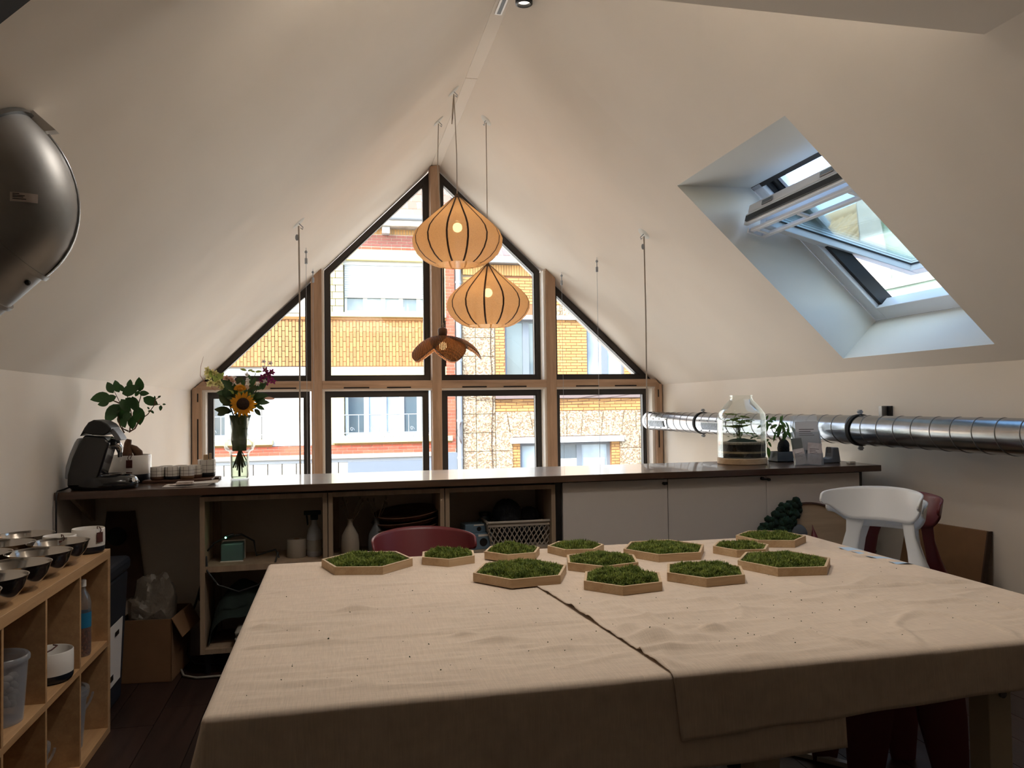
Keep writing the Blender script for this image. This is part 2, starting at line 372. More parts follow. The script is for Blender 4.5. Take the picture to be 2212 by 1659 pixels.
    def loft(s, secs, n=14, p=2.6):     # sections: (centre, half-width vector, half-thickness vector)
        v = []; f = []; m = len(secs)
        for c, a, b in secs:
            c, a, b = Vector(c), Vector(a), Vector(b)
            for k in range(n):
                t = 2 * pi * k / n; ct, st = cos(t), sin(t)
                v.append(c + a * (math.copysign(abs(ct) ** (2 / p), ct)) + b * (math.copysign(abs(st) ** (2 / p), st)))
        for i in range(m - 1):
            for k in range(n): f.append((i * n + k, i * n + (k + 1) % n, (i + 1) * n + (k + 1) % n, (i + 1) * n + k))
        f += [tuple(range(n - 1, -1, -1)), tuple(range((m - 1) * n, m * n))]
        return s.add(v, f)
    def mesh(s, name, m, smooth=None):
        me = bpy.data.meshes.new(name); me.from_pydata([tuple(p) for p in s.v], [], s.f); me.update()
        if m: me.materials.append(m if not isinstance(m, str) else M[m])
        if smooth is not None:
            me.shade_smooth()
            if smooth < 180: me.set_sharp_from_angle(angle=radians(smooth))
        return me
def link(name, me, parent=None, loc=None, rot=None):
    o = bpy.data.objects.new(name, me); COL.objects.link(o)
    if parent: o.parent = parent
    if loc is not None: o.location = loc
    if rot is not None: o.rotation_euler = rot
    return o
def part(name, mb, m, parent, smooth=None, label=None, stuff=False, bevel=0, loc=None, rot=None):
    o = link(name, mb.mesh(name, m, smooth) if isinstance(mb, MB) else mb, parent, loc, rot)
    if label: o['label'] = label
    if stuff: o['kind'] = 'stuff'
    if bevel:
        b = o.modifiers.new('bevel', 'BEVEL'); b.width = bevel; b.segments = 2; b.limit_method = 'ANGLE'; b.angle_limit = radians(40)
    return o
def tag(o, label, cat, group=None):
    o['label'] = label; o['category'] = cat
    if group: o['group'] = group
    return o
def thing(name, label, cat, loc=(0, 0, 0), rz=0.0, group=None, rot=None):
    o = bpy.data.objects.new(name, None); COL.objects.link(o); o.empty_display_size = .05
    o.location = loc; o.rotation_euler = rot if rot else (0, 0, rz); return tag(o, label, cat, group)
def single(name, mb, m, label, cat, loc=(0, 0, 0), rz=0.0, group=None, smooth=None, bevel=0, rot=None):
    o = part(name, mb, m, None, smooth, bevel=bevel, loc=loc, rot=rot if rot else (0, 0, rz)); return tag(o, label, cat, group)
def struct(name, mb, m, parent=None, smooth=None, bevel=0):
    o = part(name, mb, m, parent, smooth, bevel=bevel)
    if not parent: o['kind'] = 'structure'
    return o
def sroot(name):
    o = bpy.data.objects.new(name, None); COL.objects.link(o); o['kind'] = 'structure'; o.empty_display_size = .05; return o
def dup(root, loc, rz=None, label=None, group=None, rot=None):
    r = root.copy(); COL.objects.link(r); r.location = loc
    if rz is not None: r.rotation_euler = (0, 0, rz)
    if rot is not None: r.rotation_euler = rot
    if label: r['label'] = label
    if group: r['group'] = group
    for ch in list(root.children):
        c = ch.copy(); COL.objects.link(c); c.parent = r
        for g in list(ch.children):
            d = g.copy(); COL.objects.link(d); d.parent = c
    return r
def B(*a): return MB().box(*a)

# ================================================================== ROOM SHELL
XL, XR, ZL, ZR = -1.35, 3.41, 1.531, 1.552            # side walls and the height where the slopes start
RX0, RX1, RZ = 0.952, 1.034, 3.80                     # flat strip along the ridge
SL = (RZ - ZL) / (RX0 - XL); SR = (RZ - ZR) / (XR - RX1)
Y0, YW, YM, ZLOW = -3.0, 8.22, 4.86, -2.75            # back wall, window wall, edge of the mezzanine, floor below
def zl(x): return ZL + SL * (x - XL)
def zr(x): return ZR + SR * (XR - x)
UL = Vector((1, 0, SL)).normalized(); NL = Vector((SL, 0, -1)).normalized()      # left slope: up direction, normal into the room
UR = Vector((-1, 0, SR)).normalized(); NR = Vector((-SR, 0, -1)).normalized()    # right slope

def build_shell():
    f = struct('floor', MB().box(XL - .1, XR + .1, Y0, YM, -.22, -.022), 'slot')
    rnd = random.Random(3); w = .19; nx = int((XR - XL) / w) + 1
    me = [B(0, w - .004, 0, L, -.022, -.001).mesh('plank', 'plank') for L in (1.2, 1.6, 2.0)]
    for i in range(nx):
        y = Y0 + rnd.uniform(-1.2, 0)
        while y < 4.62:
            k = rnd.randrange(3); L = (1.2, 1.6, 2.0)[k]
            if y > -1.2 and y + L < 4.85: part('plank', me[k], None, f, loc=(XL + i * w, y, 0))
            elif y > -1.2:
                part('plank', B(0, w - .004, 0, 4.66 - y, -.022, -.001), 'plank', f, loc=(XL + i * w, y, 0))
            y += L + .003
    g = struct('floor_lower', B(XL - .1, XR + .1, YM - 4, YW + .2, ZLOW - .1, ZLOW), 'concrete')
    T = .12
    # side walls (thick), running down past the mezzanine to the storey below
    struct('wall_left', MB().box(XL - T, XL, Y0, YW + .25, ZLOW, ZL + .03), 'plaster')
    struct('wall_right', MB().box(XR, XR + T, Y0, YW + .25, ZLOW, ZR + .02), 'plaster')
    struct('wall_back', B(XL - T, XR + T, Y0 - T, Y0, -.2, 4.0), 'plaster')
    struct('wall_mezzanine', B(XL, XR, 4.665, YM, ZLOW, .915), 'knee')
    struct('wall_lower', B(XL - .1, XR + .1, YM - 4, YM - 3.9, ZLOW, -.2), 'plaster')
    struct('wall_front', B(XL, XR, YW - .08, YW + .2, ZLOW - .2, -2.45), 'plaster_white')
    # slopes: subdivided so the plaster is a little uneven, with the roof-window hole in the right one
    mb = MB()
    def unev(x, y): return .006 * noise.noise(Vector((x * 1.3, y * .7, 0))) + .0035 * noise.noise(Vector((x * .9, y * 4.5, 3)))
    def left(u, v):
        x = XL - .02 + u * (RX0 - XL + .02); y = Y0 + v * (YW + .25 - Y0); d = unev(x, y) * (0 if u in (0, 1) else 1)
        return (x + NL.x * d, y, zl(x) + NL.z * d)
    mb.grid(24, 230, left)
    xs = [XR + .02, 3.3175, 2.142, RX1]; ys = [Y0, 3.435, 4.686, YW + .25]
    for i in range(3):
        for j in range(3):
            if i == 1 and j == 1: continue
            nu, nv = ((2, 14, 14)[i], (120, 24, 76)[j])
            def right(u, v, i=i, j=j):
                x = xs[i] + u * (xs[i + 1] - xs[i]); y = ys[j] + v * (ys[j + 1] - ys[j])
                e = 1 if (u not in (0, 1) and v not in (0, 1)) else 0
                d = unev(x + 9, y) * e * .6
                return (x + NR.x * d, y, zr(x) + NR.z * d)
            mb.grid(nu, nv, right)
    # roof thickness above, so no light leaks through the ridge
    mb.box(RX0 - .1, RX1 + .1, Y0, YW + .25, RZ + .02, RZ + .06)
    struct('ceiling', mb, 'plaster', smooth=30)
    # boards of the flat strip along the ridge
    tr = sroot('trim_1')
    for a, b in ((Y0, 5.74), (5.744, YW + .2)): part('ridge_board', B(RX0 - .004, RX1 + .004, a, b, RZ - .008, RZ + .02), 'plaster', tr, bevel=.003)
    # flat lowered ceiling over the camera
    struct('ceiling_flat', B(XL, XR, Y0, 2.335, 2.65, 2.75), 'plaster')
    struct('wall_bulkhead', B(-.4, 2.5, 2.26, 2.334, 2.66, 4.0), 'plaster')
    # dark rafter board at the near end of the left slope
    a = Vector((-.95, 1.70, zl(-.95))) + NL * .015; b = Vector((-.215, 1.70, zl(-.215))) + NL * .015
    struct('trim_2', MB().beam(a, b, .15, .05, NL), 'slot')
build_shell()

# ------------------------------------------------------------------ gable window: larch posts and rails, dark frames, panes
def inset(poly, w):     # convex polygon in (x, z), inset by w
    n = len(poly); out = []
    cx = sum(p[0] for p in poly) / n; cz = sum(p[1] for p in poly) / n
    lines = []
    for i in range(n):
        a, b = poly[i], poly[(i + 1) % n]; dx, dz = b[0] - a[0], b[1] - a[1]; L = hypot(dx, dz); nx, nz = -dz / L, dx / L
        if (cx - a[0]) * nx + (cz - a[1]) * nz < 0: nx, nz = -nx, -nz
        lines.append((a[0] + nx * w, a[1] + nz * w, dx, dz))
    for i in range(n):
        x1, z1, dx1, dz1 = lines[i - 1]; x2, z2, dx2, dz2 = lines[i]
        d = dx1 * dz2 - dz1 * dx2; t = ((x2 - x1) * dz2 - (z2 - z1) * dx2) / d
        out.append((x1 + dx1 * t, z1 + dz1 * t))
    return out
def build_gable():
    yp0, yp1 = 7.90, 8.08          # timber; the glazing goes on down through the storey below
    yf0, yf1 = 8.07, 8.15          # dark frames
    zb = -2.46; r0, r1 = 1.533, 1.612
    posts = [(-.247, -.144), (.932, 1.026), (2.122, 2.226)]
    for k, (x0, x1) in enumerate(posts):
        if k == 1: p = [(x0, zb), (x1, zb), (x1, min(RZ, zr(x1)) - .0), (x0, min(RZ, zl(x0)))]
        else:
            z = zl if k == 0 else zr; p = [(x0, zb), (x1, zb), (x1, z(x1)), (x0, z(x0))]
        r = sroot('trim_%d' % (3 + k)); part('post', MB().prism([(x, yp0, z) for x, z in p], (0, yp1 - yp0, 0)), 'timber', r, bevel=.004)
        if k == 0: part('edge_strip', B(x1, x1 + .022, yp0 + .02, yp1, zb, zl(x1) - .02), 'lit_edge', r)
        if k == 2: part('edge_strip', B(x0 - .022, x0, yp0 + .02, yp1, zb, zr(x0) - .02), 'lit_edge', r)
    # jambs against the side walls
    r = sroot('trim_6')
    for x0, x1, z in ((-1.337, -1.252, zl), (3.325, 3.395, zr)):
        part('jamb', MB().prism([(x0, yp0, zb), (x1, yp0, zb), (x1, yp0, 1.56), (x0, yp0, 1.555)], (0, yp1 - yp0, 0)), 'timber', r, bevel=.004)
        xe = x1 if x0 < 0 else x0 - .03
        part('edge_strip', B(xe, xe + .03, yp0 + .04, yp1, zb, r0), 'lit_edge', r)
        xe = x0 + .045 if x0 < 0 else x0 + .02
        for a, b in ((.88, 1.26), (1.42, 1.50)): part('slot', B(xe, xe + .012, yp0 - .003, yp0 + .02, a, b), 'slot', r)
    # rails
    r = sroot('trim_7')
    cells = [(-1.252, -.247), (-.144, .932), (1.026, 2.122), (2.226, 3.325)]
    for k, (x0, x1) in enumerate(cells):
        if k == 0: p = [(-1.34, r0), (x1, r0), (x1, r1), (-1.25, r1)]
        elif k == 3: p = [(x0, r0), (3.40, r0), (3.32, r1), (x0, r1)]
        else: p = [(x0, r0), (x1, r0), (x1, r1), (x0, r1)]
        part('rail', MB().prism([(x, yp0 + .004, z) for x, z in p], (0, yp1 - yp0, 0)), 'timber_x', r, bevel=.003)
        part('edge_strip', B(x0, x1, yp0 + .03, yp1, r0 - .02, r0), 'lit_edge', r)
        for q in ((.19, .42), (.58, .80)) if k else ((.62, .86),):
            part('slot', B(x0 + (x1 - x0) * q[0], x0 + (x1 - x0) * q[1], yp0 - .001, yp0 + .03, r0 + .004, r0 + .017), 'slot', r)
    # frames with panes
    s = YW / 7.9
    top = [[(-1.30, r1), (-.247, r1), (-.247, zl(-.247) - .02), (-1.30, max(zl(-1.30) - .0, r1 + .005))],
           [(-.122, r1), (.932, r1), (.932, zl(.932) - .02), (-.122, zl(-.122) - .02)],
           [(1.026, r1), (2.10, r1), (2.10, zr(2.10) - .02), (1.026, zr(1.026) - .02)],
           [(2.226, r1), (3.36, r1), (3.36, max(zr(3.36), r1 + .005)), (2.226, zr(2.226) - .02)]]
    top[0] = [(-1.27, r1), (-.247, r1), (-.247, zl(-.247) - .015)]
    top[3] = [(2.226, r1), (3.34, r1), (2.226, zr(2.226) - .015)]
    bot = [[(x0 + .02, zb), (x1 - .02, zb), (x1 - .02, r0 - .02), (x0 + .02, r0 - .02)] for x0, x1 in cells]
    n = 1
    for poly in top + bot:
        r = sroot('window_%d' % n); n += 1
        w = .062
        i1 = inset(poly, w); i2 = inset(poly, w - .012); i3 = inset(poly, w + .016)
        part('window_frame', MB().ring([(x, yf0, z) for x, z in poly], [(x, yf0, z) for x, z in i2], (0, .05, 0)).ring([(x, yf0 + .012, z) for x, z in i2], [(x, yf0 + .012, z) for x, z in i1], (0, .05, 0)), 'alu_dark', r)
        part('gasket', MB().ring([(x, yf0 + .06, z) for x, z in poly], [(x, yf0 + .06, z) for x, z in i1], (0, .02, 0)), 'black_rubber', r)
        part('pane', MB().prism([(x, yf0 + .045, z) for x, z in i2], (0, .004, 0)), 'pane', r)
build_gable()

# ------------------------------------------------------------------ roof window (pivot sash, tilted open) in its plastered shaft
def build_skylight():
    r = sroot('window_9')
    A, Bc = (2.142, zr(2.142)), (3.3175, zr(3.3175))        # top and bottom of the hole in the slope
    C, D = (2.652, 2.757), (3.562, 1.894)                    # the same on the plane of the frame
    ya, yb, yc, yd = 3.435, 4.686, 3.452, 4.668
    def quad(name, p, m='plaster_white'): part(name, MB().add(p, [(0, 1, 2, 3)]), m, r)
    quad('reveal', [(A[0], ya, A[1]), (A[0], yb, A[1]), (C[0], yd, C[1]), (C[0], yc, C[1])])
    quad('reveal', [(Bc[0], yb, Bc[1]), (Bc[0], ya, Bc[1]), (D[0], yc, D[1]), (D[0], yd, D[1])])
    quad('reveal', [(A[0], yb, A[1]), (Bc[0], yb, Bc[1]), (D[0], yd, D[1]), (C[0], yd, C[1])])
    quad('reveal', [(Bc[0], ya, Bc[1]), (A[0], ya, A[1]), (C[0], yc, C[1]), (D[0], yc, D[1])])
    u = Vector((D[0] - C[0], 0, D[1] - C[1])); L = u.length; u.normalize(); nrm = Vector((-u.z, 0, u.x))   # down the roof; outwards
    if nrm.z < 0: nrm = -nrm
    o = Vector((C[0], 0, C[1]))
    def P(s, y, n): q = o + u * s + nrm * n; return (q.x, y, q.z)
    def bar(mb, s0, s1, y0, y1, n0, n1): return mb.hexa([P(s, y, n) for n in (n0, n1) for y in (y0, y1) for s in (s0, s1)])
    # fixed frame
    fr = MB(); w = .105
    bar(fr, 0, L, yd - w, yd, 0, .09); bar(fr, 0, L, yc, yc + w, 0, .09); bar(fr, L - w, L, yc + w, yd - w, 0, .09)
    part('window_frame', fr, 'pvc', r, bevel=.004)
    g = MB(); bar(g, 0, .03, yc, yd, .0, .12); bar(g, .03, L * .99, yd - w - .03, yd - w, .03, .12); bar(g, .03, L * .99, yc + w, yc + w + .03, .03, .12)
    part('gasket', g, 'sill_dark', r)
    g = MB(); bar(g, .02, .5, yd - w - .085, yd - w - .03, .05, .10); part('guide_rail', g, 'black', r)
    g = MB(); bar(g, .02, .5, yd - w - .12, yd - w - .09, .06, .10); part('guide_strip', g, 'pvc', r)
    # the sash, turned about its middle: upper rail inside the shaft, lower rail outside
    a = Vector((2.655, 0, 2.480)); b = Vector((3.775, 0, 2.190)); d = (b - a); LS = d.length; d.normalize(); m = Vector((-d.z, 0, d.x))
    if m.z < 0: m = -m
    y0, y1 = yc + .087, yd - .087
    def Q(s, y, n): q = a + d * s + m * n; return (q.x, y, q.z)
    def sb(mb, s0, s1, ya_, yb_, n0, n1): return mb.hexa([Q(s, y, n) for n in (n0, n1) for y in (ya_, yb_) for s in (s0, s1)])
    f = MB(); sb(f, 0, LS, y1 - .075, y1, 0, .075); sb(f, 0, LS, y0, y0 + .075, 0, .075); sb(f, LS - .075, LS, y0 + .075, y1 - .075, 0, .075); sb(f, 0, .06, y0 + .075, y1 - .075, .02, .075)
    sash = part('sash', f, 'pvc', r, bevel=.004)
    part('glazing_bead', sb(sb(MB(), .06, LS - .075, y1 - .083, y1 - .075, .042, .050), LS - .083, LS - .075, y0 + .075, y1 - .083, .042, .050), 'sill_dark', sash)
    part('pane', sb(MB(), .03, LS - .06, y0 + .06, y1 - .06, .048, .056), 'sash_glass', sash)
    # opening bar along the top of the sash and the ventilation flap above it
    hb = MB()
    for s0, n0 in ((-.055, -.045), (.035, -.055)): sb(hb, s0, s0 + .028, y0 + .0, y1 + .0, n0, n0 + .022)
    for yy in (y0 + .05, (y0 + y1) / 2, y1 - .08):
        sb(hb, -.03, .05, yy, yy + .035, -.05, -.035)
    part('opening_bar', hb, 'pvc', sash, bevel=.004)
    part('bar_end', sb(MB(), -.065, .065, y1 + .0, y1 + .022, -.055, -.02), 'pvc', sash, bevel=.004)
    fl = MB(); sb(fl, -.10, -.07, y0 - .005, y1 + .02, -.012, .06)
    part('flap_profile', fl, 'pvc', sash, bevel=.006)
    fl2 = MB(); sb(fl2, -.10, -.055, y0, y1, .06, .118)
    part('flap', fl2, 'pvc', sash, bevel=.01)
    for yy in (y1 - .30, y0 + .14): part('latch', sb(MB(), -.110, -.10, yy, yy + .12, .068, .10), 'galv', sash, bevel=.006)
    part('filter_strip', sb(MB(), -.115, -.10, y0 + .02, y1 - .02, .0, .035), 'black', sash)
    # outer cheeks of the roof so daylight only comes through the opening
    ck = MB()
    for ya_, yb_ in ((yc - .02, yc), (yd, yd + .02)): bar(ck, -.02, L + .02, ya_, yb_, .004, .12)
    bar(ck, L, L + .02, yc, yd, .004, .11); bar(ck, -.02, 0, yc, yd, .004, .11)
    part('flashing', ck, 'grey_plastic', r)
build_skylight()

# ================================================================== ACROSS THE STREET
YF = 17.0
def outside():
    s = struct('floor_street', B(-30, 40, 8.6, 60, -4.3, -4.2), 'asphalt')
    rnd = random.Random(11)
    def bricks(x0, x1, z0, z1, bw, bh, gap=.012, stack=False, proud=.012, y=YF, vertical=False):
        mb = MB()
        if vertical:      # upright tiles, columns shifted against each other
            n = int((x1 - x0) / (bw + gap)); 
            for i in range(n):
                x = x0 + i * (bw + gap); z = z0 - (0 if i % 2 else bh * .5) - rnd.uniform(0, .02)
                while z < z1:
                    a, b = max(z, z0), min(z + bh, z1)
                    if b - a > .015: mb.box(x, x + bw, y - proud - rnd.uniform(0, .004), y + .02, a, b)
                    z += bh + gap
            return mb
        n = max(1, int(round((z1 - z0) / (bh + gap)))); h = (z1 - z0) / n
        for j in range(n):
            x = x0 - (bw * .5 if j % 2 and not stack else 0) - rnd.uniform(0, .03)
            while x < x1:
                a, b = max(x, x0), min(x + bw, x1)
                if b - a > .02: mb.box(a, b, y - proud - rnd.uniform(0, .004), y + .02, z0 + j * h + gap * .5, z0 + (j + 1) * h - gap * .5)
                x += bw + gap
        return mb
    def win(root, x0, x1, z0, z1, y, nx, fw, fm, gm, mull=.06, trans=None):
        f = MB().ring([(x0, y, z0), (x1, y, z0), (x1, y, z1), (x0, y, z1)], [(x0 + fw, y, z0 + fw), (x1 - fw, y, z0 + fw), (x1 - fw, y, z1 - fw), (x0 + fw, y, z1 - fw)], (0, .06, 0))
        W = (x1 - x0 - 2 * fw); xs = [x0 + fw + W * i / nx for i in range(nx + 1)]
        for x in xs[1:-1]: f.box(x - mull / 2, x + mull / 2, y, y + .06, z0 + fw, z1 - fw)
        if trans: f.box(x0 + fw, x1 - fw, y + .01, y + .05, trans - .025, trans + .025)
        w = part('window', f, fm, root)
        for i in range(nx):
            g = gm if isinstance(gm, str) else gm[i % len(gm)]
            part('pane', B(xs[i], xs[i + 1], y + .035, y + .045, z0 + fw * .5, z1 - fw * .5), g, w)
        return w
    # ---------------- cream house
    H = thing('house', 'cream and tan-tiled terraced house with white roller shutters across the street, left of the drainpipe', 'house', (0, 0, 0))
    E1, E2 = 2.31, -6.0
    part('wall', MB().box(E2, 2.6, YF + .28, YF + .5, -4.2, 5.2), 'white_render', H)
    OA = (.135, 2.2); OB = (-2.62, -1.52)
    for q in ((E2, OB[0], .55, 3.3), (OB[1], -.2, .55, 3.3), (E2, OB[0] - .3, 3.3, 4.5), (-.75, -.2, 3.3, 4.5)): part('rendered_wall', B(q[0], q[1], YF, YF + .28, q[2], q[3]), 'white_render', H)
    for q in ((-.2, OA[0], .55, 2.2), (OA[1], E1, .55, 4.5)): part('rendered_wall', B(q[0], q[1], YF, YF + .28, q[2], q[3]), 'cream', H)
    part('cream_band', B(E2, E1, YF - .03, YF + .28, 4.47, 4.70), 'cream', H, bevel=.01)
    # stone blocks beside the upper window
    z = 3.34; i = 0
    while z < 4.45:
        h = .145; k = -.2 if i % 2 else -.06
        for a, b in ((-.2, -.03 if i % 2 else -.1), (-.02 if i % 2 else -.09, OA[0])): part('stone_block', B(a, b, YF - .02, YF + .28, z + .004, z + h - .004), 'cream', H, bevel=.006)
        z += h + .002; i += 1
    part('window_sill', B(-.25, E1, YF - .10, YF + .28, 3.25, 3.345), 'cream', H, bevel=.012)
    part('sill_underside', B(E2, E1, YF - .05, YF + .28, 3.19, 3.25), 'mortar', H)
    part('tile_backing', B(E2, E1, YF, YF + .28, 2.2, 3.19), 'mortar', H)
    part('wall_tile', bricks(E2 + 2.4, E1, 2.215, 3.19, .058, .20, .011, vertical=True), 'tan_tile', H, stuff=True)
    # upper windows and shutters
    for (x0, x1), nx in ((OA, 5), ((-2.9, -.75), 5)):
        w = win(H, x0 + .03, x1 - .03, 3.36, 3.80, YF + .17, nx, .05, 'pvc_out', ('dark_glass', 'curtain_glass', 'curtain_glass'), .09)
        sh = MB(); zz = 3.68
        while zz < 4.40: sh.prism([(x0 + .03, YF + .13, zz), (x0 + .03, YF + .115, zz + .02), (x0 + .03, YF + .13, zz + .045)], (x1 - x0 - .06, 0, 0)); zz += .047
        part('roller_shutter', sh, 'shutter', H)
        part('shutter_box', B(x0, x1, YF + .1, YF + .28, 4.38, 4.47), 'shutter', H)
    for x0, x1 in (OA, OB):
        part('lintel', B(x0 - .14, x1 + .05, YF - .01, YF + .28, 1.98, 2.2), 'cream', H) if x0 > 0 else None
        sh = MB(); zz = 1.72
        while zz < 2.2: sh.prism([(x0, YF + .10, zz), (x0, YF + .085, zz + .02), (x0, YF + .10, zz + .045)], (x1 - x0, 0, 0)); zz += .047
        part('roller_shutter', sh, 'shutter', H)
        win(H, x0 + .03, x1 - .03, .72, 1.74, YF + .17, 5 if x0 > 0 else 3, .06, 'pvc_out', ('dark_glass', 'curtain_glass', 'curtain_glass'), .1)
        part('window_sill', B(x0 - .25, x1 + .22, YF - .14, YF + .28, .59, .70), 'cream', H, bevel=.02)
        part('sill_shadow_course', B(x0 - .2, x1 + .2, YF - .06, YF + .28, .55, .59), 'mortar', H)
        rl = MB()
        for zz in (1.18, .80): rl.cyl((x0, YF - .02, zz), (x1, YF - .02, zz), .011, 8)
        x = x0 + .09
        while x < x1: rl.cyl((x, YF - .02, .74), (x, YF - .02, 1.18), .008, 6); x += .21
        x = x0 + .16
        while x < x1 - .1:
            rl.tube([(x + .05 * cos(t * .5) * (1 - t / 14), YF - .02, .86 + .045 * sin(t * .5) + .004 * t) for t in range(13)], .006, 5); x += .42
        part('balcony_rail', rl, 'zinc', H, smooth=40)
        sc = MB(); x = x0
        while x < x1: sc.ball((x, YF - .03, .72), (.034, .03, .035), 8, 5); x += .062
        part('sill_edging', sc, 'shutter', H, smooth=60)
    # bricks below the windows and the shop level
    part('brick_backing', B(E2, E1, YF, YF + .28, .36, .56), 'mortar_pale', H)
    part('brick', bricks(E2 + 2.5, E1, .365, .555, .20, .055, .012), 'red_brick', H, stuff=True)
    part('ledge', B(E2, E1, YF - .06, YF + .28, .27, .36), 'concrete', H, bevel=.01)
    part('ledge', B(E2, E1, YF + .02, YF + .28, .19, .27), 'zinc', H)  # grey strip standing in for the shadow band below the ledge
    part('fascia', B(.2, E1, YF - .03, YF + .3, -.05, .19), 'shopfront', H); part('fascia', B(.2, .42, YF - .03, YF + .3, -1.6, -.05), 'shopfront', H)
    win(H, .42, E1, -1.7, -.05, YF + .08, 1, .05, 'grey_frame', 'dark_glass')
    lt = MB()       # slanted strokes of the lettering in the shop window
    for k in range(5):
        x = 1.35 + k * .2; lt.beam((x, YF + .10, -.42), (x + .07, YF + .10, -.10), .025, .006, (0, 1, 0))
    lt.tube([(1.40 + .1 * cos(t), YF + .10, -.2 + .12 * sin(t)) for t in [pi * i / 8 for i in range(9)]], .012, 6)
    part('lettering', lt, 'shutter', H)
    x = -3.4; i = 0
    while x < .16:
        part('cladding_panel', B(x, x + .27, YF - .0 - .006 * (i % 2), YF + .28, -.32, .185), 'concrete', H, bevel=.008); x += .285; i += 1
    part('shopfront_panel', B(-3.2, -1.15, YF - .05, YF + .2, -1.6, -.30), 'shopfront', H)
    part('shopfront_panel', B(-1.12, .18, YF - .05, YF + .2, -1.6, -.34), 'shutter', H)
    # top: brick bands, cornice, roof
    part('brick_backing', B(E2, E1, YF, YF + .4, 4.7, 5.24), 'mortar_pale', H)
    part('brick', bricks(-2, E1, 4.705, 4.76, .2, .055, .012), 'red_brick', H, stuff=True)
    part('brick', bricks(-2, E1, 4.77, 5.02, .2, .055, .012), 'shaded_brick', H, stuff=True)
    part('brick', bricks(-2, E1, 5.03, 5.15, .05, .11, .012, stack=True), 'yellow_brick', H, stuff=True)
    part('cornice', B(E2, E1 + .05, YF - .30, YF + .3, 5.16, 5.30), 'peeling', H, bevel=.02)
    for x in (-.6, .95, 2.1): part('bracket', B(x, x + .16, YF - .22, YF, 5.02, 5.16), 'shutter', H, bevel=.01)
    part('gutter', MB().cyl((E2, YF - .30, 5.34), (E1 + .05, YF - .30, 5.34), .06, 10), 'zinc', H, smooth=40)
    def roof(root, x0, x1, y, z, m, tw=.22, th=.30, rows=9, pitch=46):
        mb = MB(); cz, sz = cos(radians(pitch)), sin(radians(pitch))
        for j in range(rows):
            x = x0 - (tw * .5 if j % 2 else 0)
            while x < x1:
                dj = rnd.uniform(0, .01); a = (x, y + j * th * cz, z + j * th * sz + dj); b = (x, y + (j + 1.08) * th * cz, z + (j + 1.08) * th * sz + dj - .015)
                w = tw - .012
                mb.hexa([(a[0], a[1], a[2]), (a[0] + w, a[1], a[2]), (b[0], b[1], b[2]), (b[0] + w, b[1], b[2]),
                         (a[0], a[1], a[2] + .03), (a[0] + w, a[1], a[2] + .03), (b[0], b[1], b[2] + .03), (b[0] + w, b[1], b[2] + .03)]); x += tw
        part('roof_tile', mb, m, root, stuff=True)
    roof(H, -3.0, 2.5, YF - .25, 5.36, 'roof_tile')
    # red brick pier between the houses
    part('pier_backing', B(2.31, 2.50, YF - .02, YF + .3, .3, 5.2), 'mortar_pale', H)
    part('brick', bricks(2.31, 2.50, .35, 5.15, .2, .058, .013, y=YF - .02), 'red_brick', H, stuff=True)
    part('shopfront_post', B(2.30, 2.52, YF - .06, YF + .2, -4.2, .34), 'shopfront', H)
    dp = MB().cyl((2.58, YF - .08, -4.2), (2.58, YF - .08, 5.0), .058, 14)
    for z in (4.0, 2.3, 1.0, .2, -.5): dp.cyl((2.58, YF - .08, z), (2.58, YF - .08, z + .05), .068, 14)
    single('downpipe', dp, 'zinc', 'light grey drainpipe running down between the two houses across the street', 'pipe', smooth=40)
    # ---------------- pebble-dashed house
    P = thing('house', 'pebble-dashed house with yellow brick and grey windows across the street, right of the drainpipe', 'house', (0, 0, 0))
    R = 9.0
    part('wall', B(2.62, R, YF + .25, YF + .5, -4.2, 4.5), 'joint', P)
    part('backing', B(2.64, 3.40, YF, YF + .25, -4.2, 4.24), 'joint', P)
    for q in ((3.40, R, 3.25, 4.45), (3.4, 3.62, 1.5, 3.25), (4.60, 5.50, 1.5, 3.25), (6.42, R, 1.5, 3.25), (3.38, R, .62, 1.5), (3.38, 3.93, -1.5, .62), (6.05, R, -4.2, .62), (3.38, 3.93, -4.2, -1.5)): part('backing', B(q[0], q[1], YF, YF + .25, q[2], q[3]), 'brick_joint', P)
    def pan(x0, x1, z0, z1): part('stone_panel', B(x0 + .007, x1 - .007, YF - .035 - rnd.uniform(0, .006), YF + .02, z0 + .007, z1 - .007), 'pebble', P)
    zs = [3.24, 2.83, 2.42, 2.0, 1.58, 1.16, .75, .345, -.06, -.47]
    for a, b in zip(zs, zs[1:]):
        pan(2.66, 2.95, b, a); pan(2.95, 3.375, b, a)
        if a <= .76: pan(3.375, 3.76, b, a); pan(6.245, 6.72, b, a); pan(6.72, 7.15, b, a)
        elif a <= 1.17: pass
    for x in range(6): pan(4.58 + x * .30, 4.58 + (x + 1) * .30, 3.33, 3.57)
    # wedge-shaped panels over the ground-floor window
    tx = [3.375, 3.63, 4.15, 4.66, 5.0, 5.38, 5.86, 6.36, 6.64, 7.15]; bx = [3.375, 3.72, 4.24, 4.70, 5.0, 5.33, 5.80, 6.28, 6.64, 7.15]
    for i in range(len(tx) - 1):
        part('stone_panel', MB().prism([(bx[i] + .007, YF - .04, .645), (bx[i + 1] - .007, YF - .04, .645), (tx[i + 1] - .007, YF - .04, 1.195), (tx[i] + .007, YF - .04, 1.195)], (0, .06, 0)), 'pebble', P)
    part('lintel', B(3.70, 6.31, YF - .16, YF + .25, .50, .63), 'shutter', P, bevel=.01)
    part('brick', bricks(3.38, 7.3, 1.205, 1.475, .24, .050, .014), 'yellow_brick', P, stuff=True)
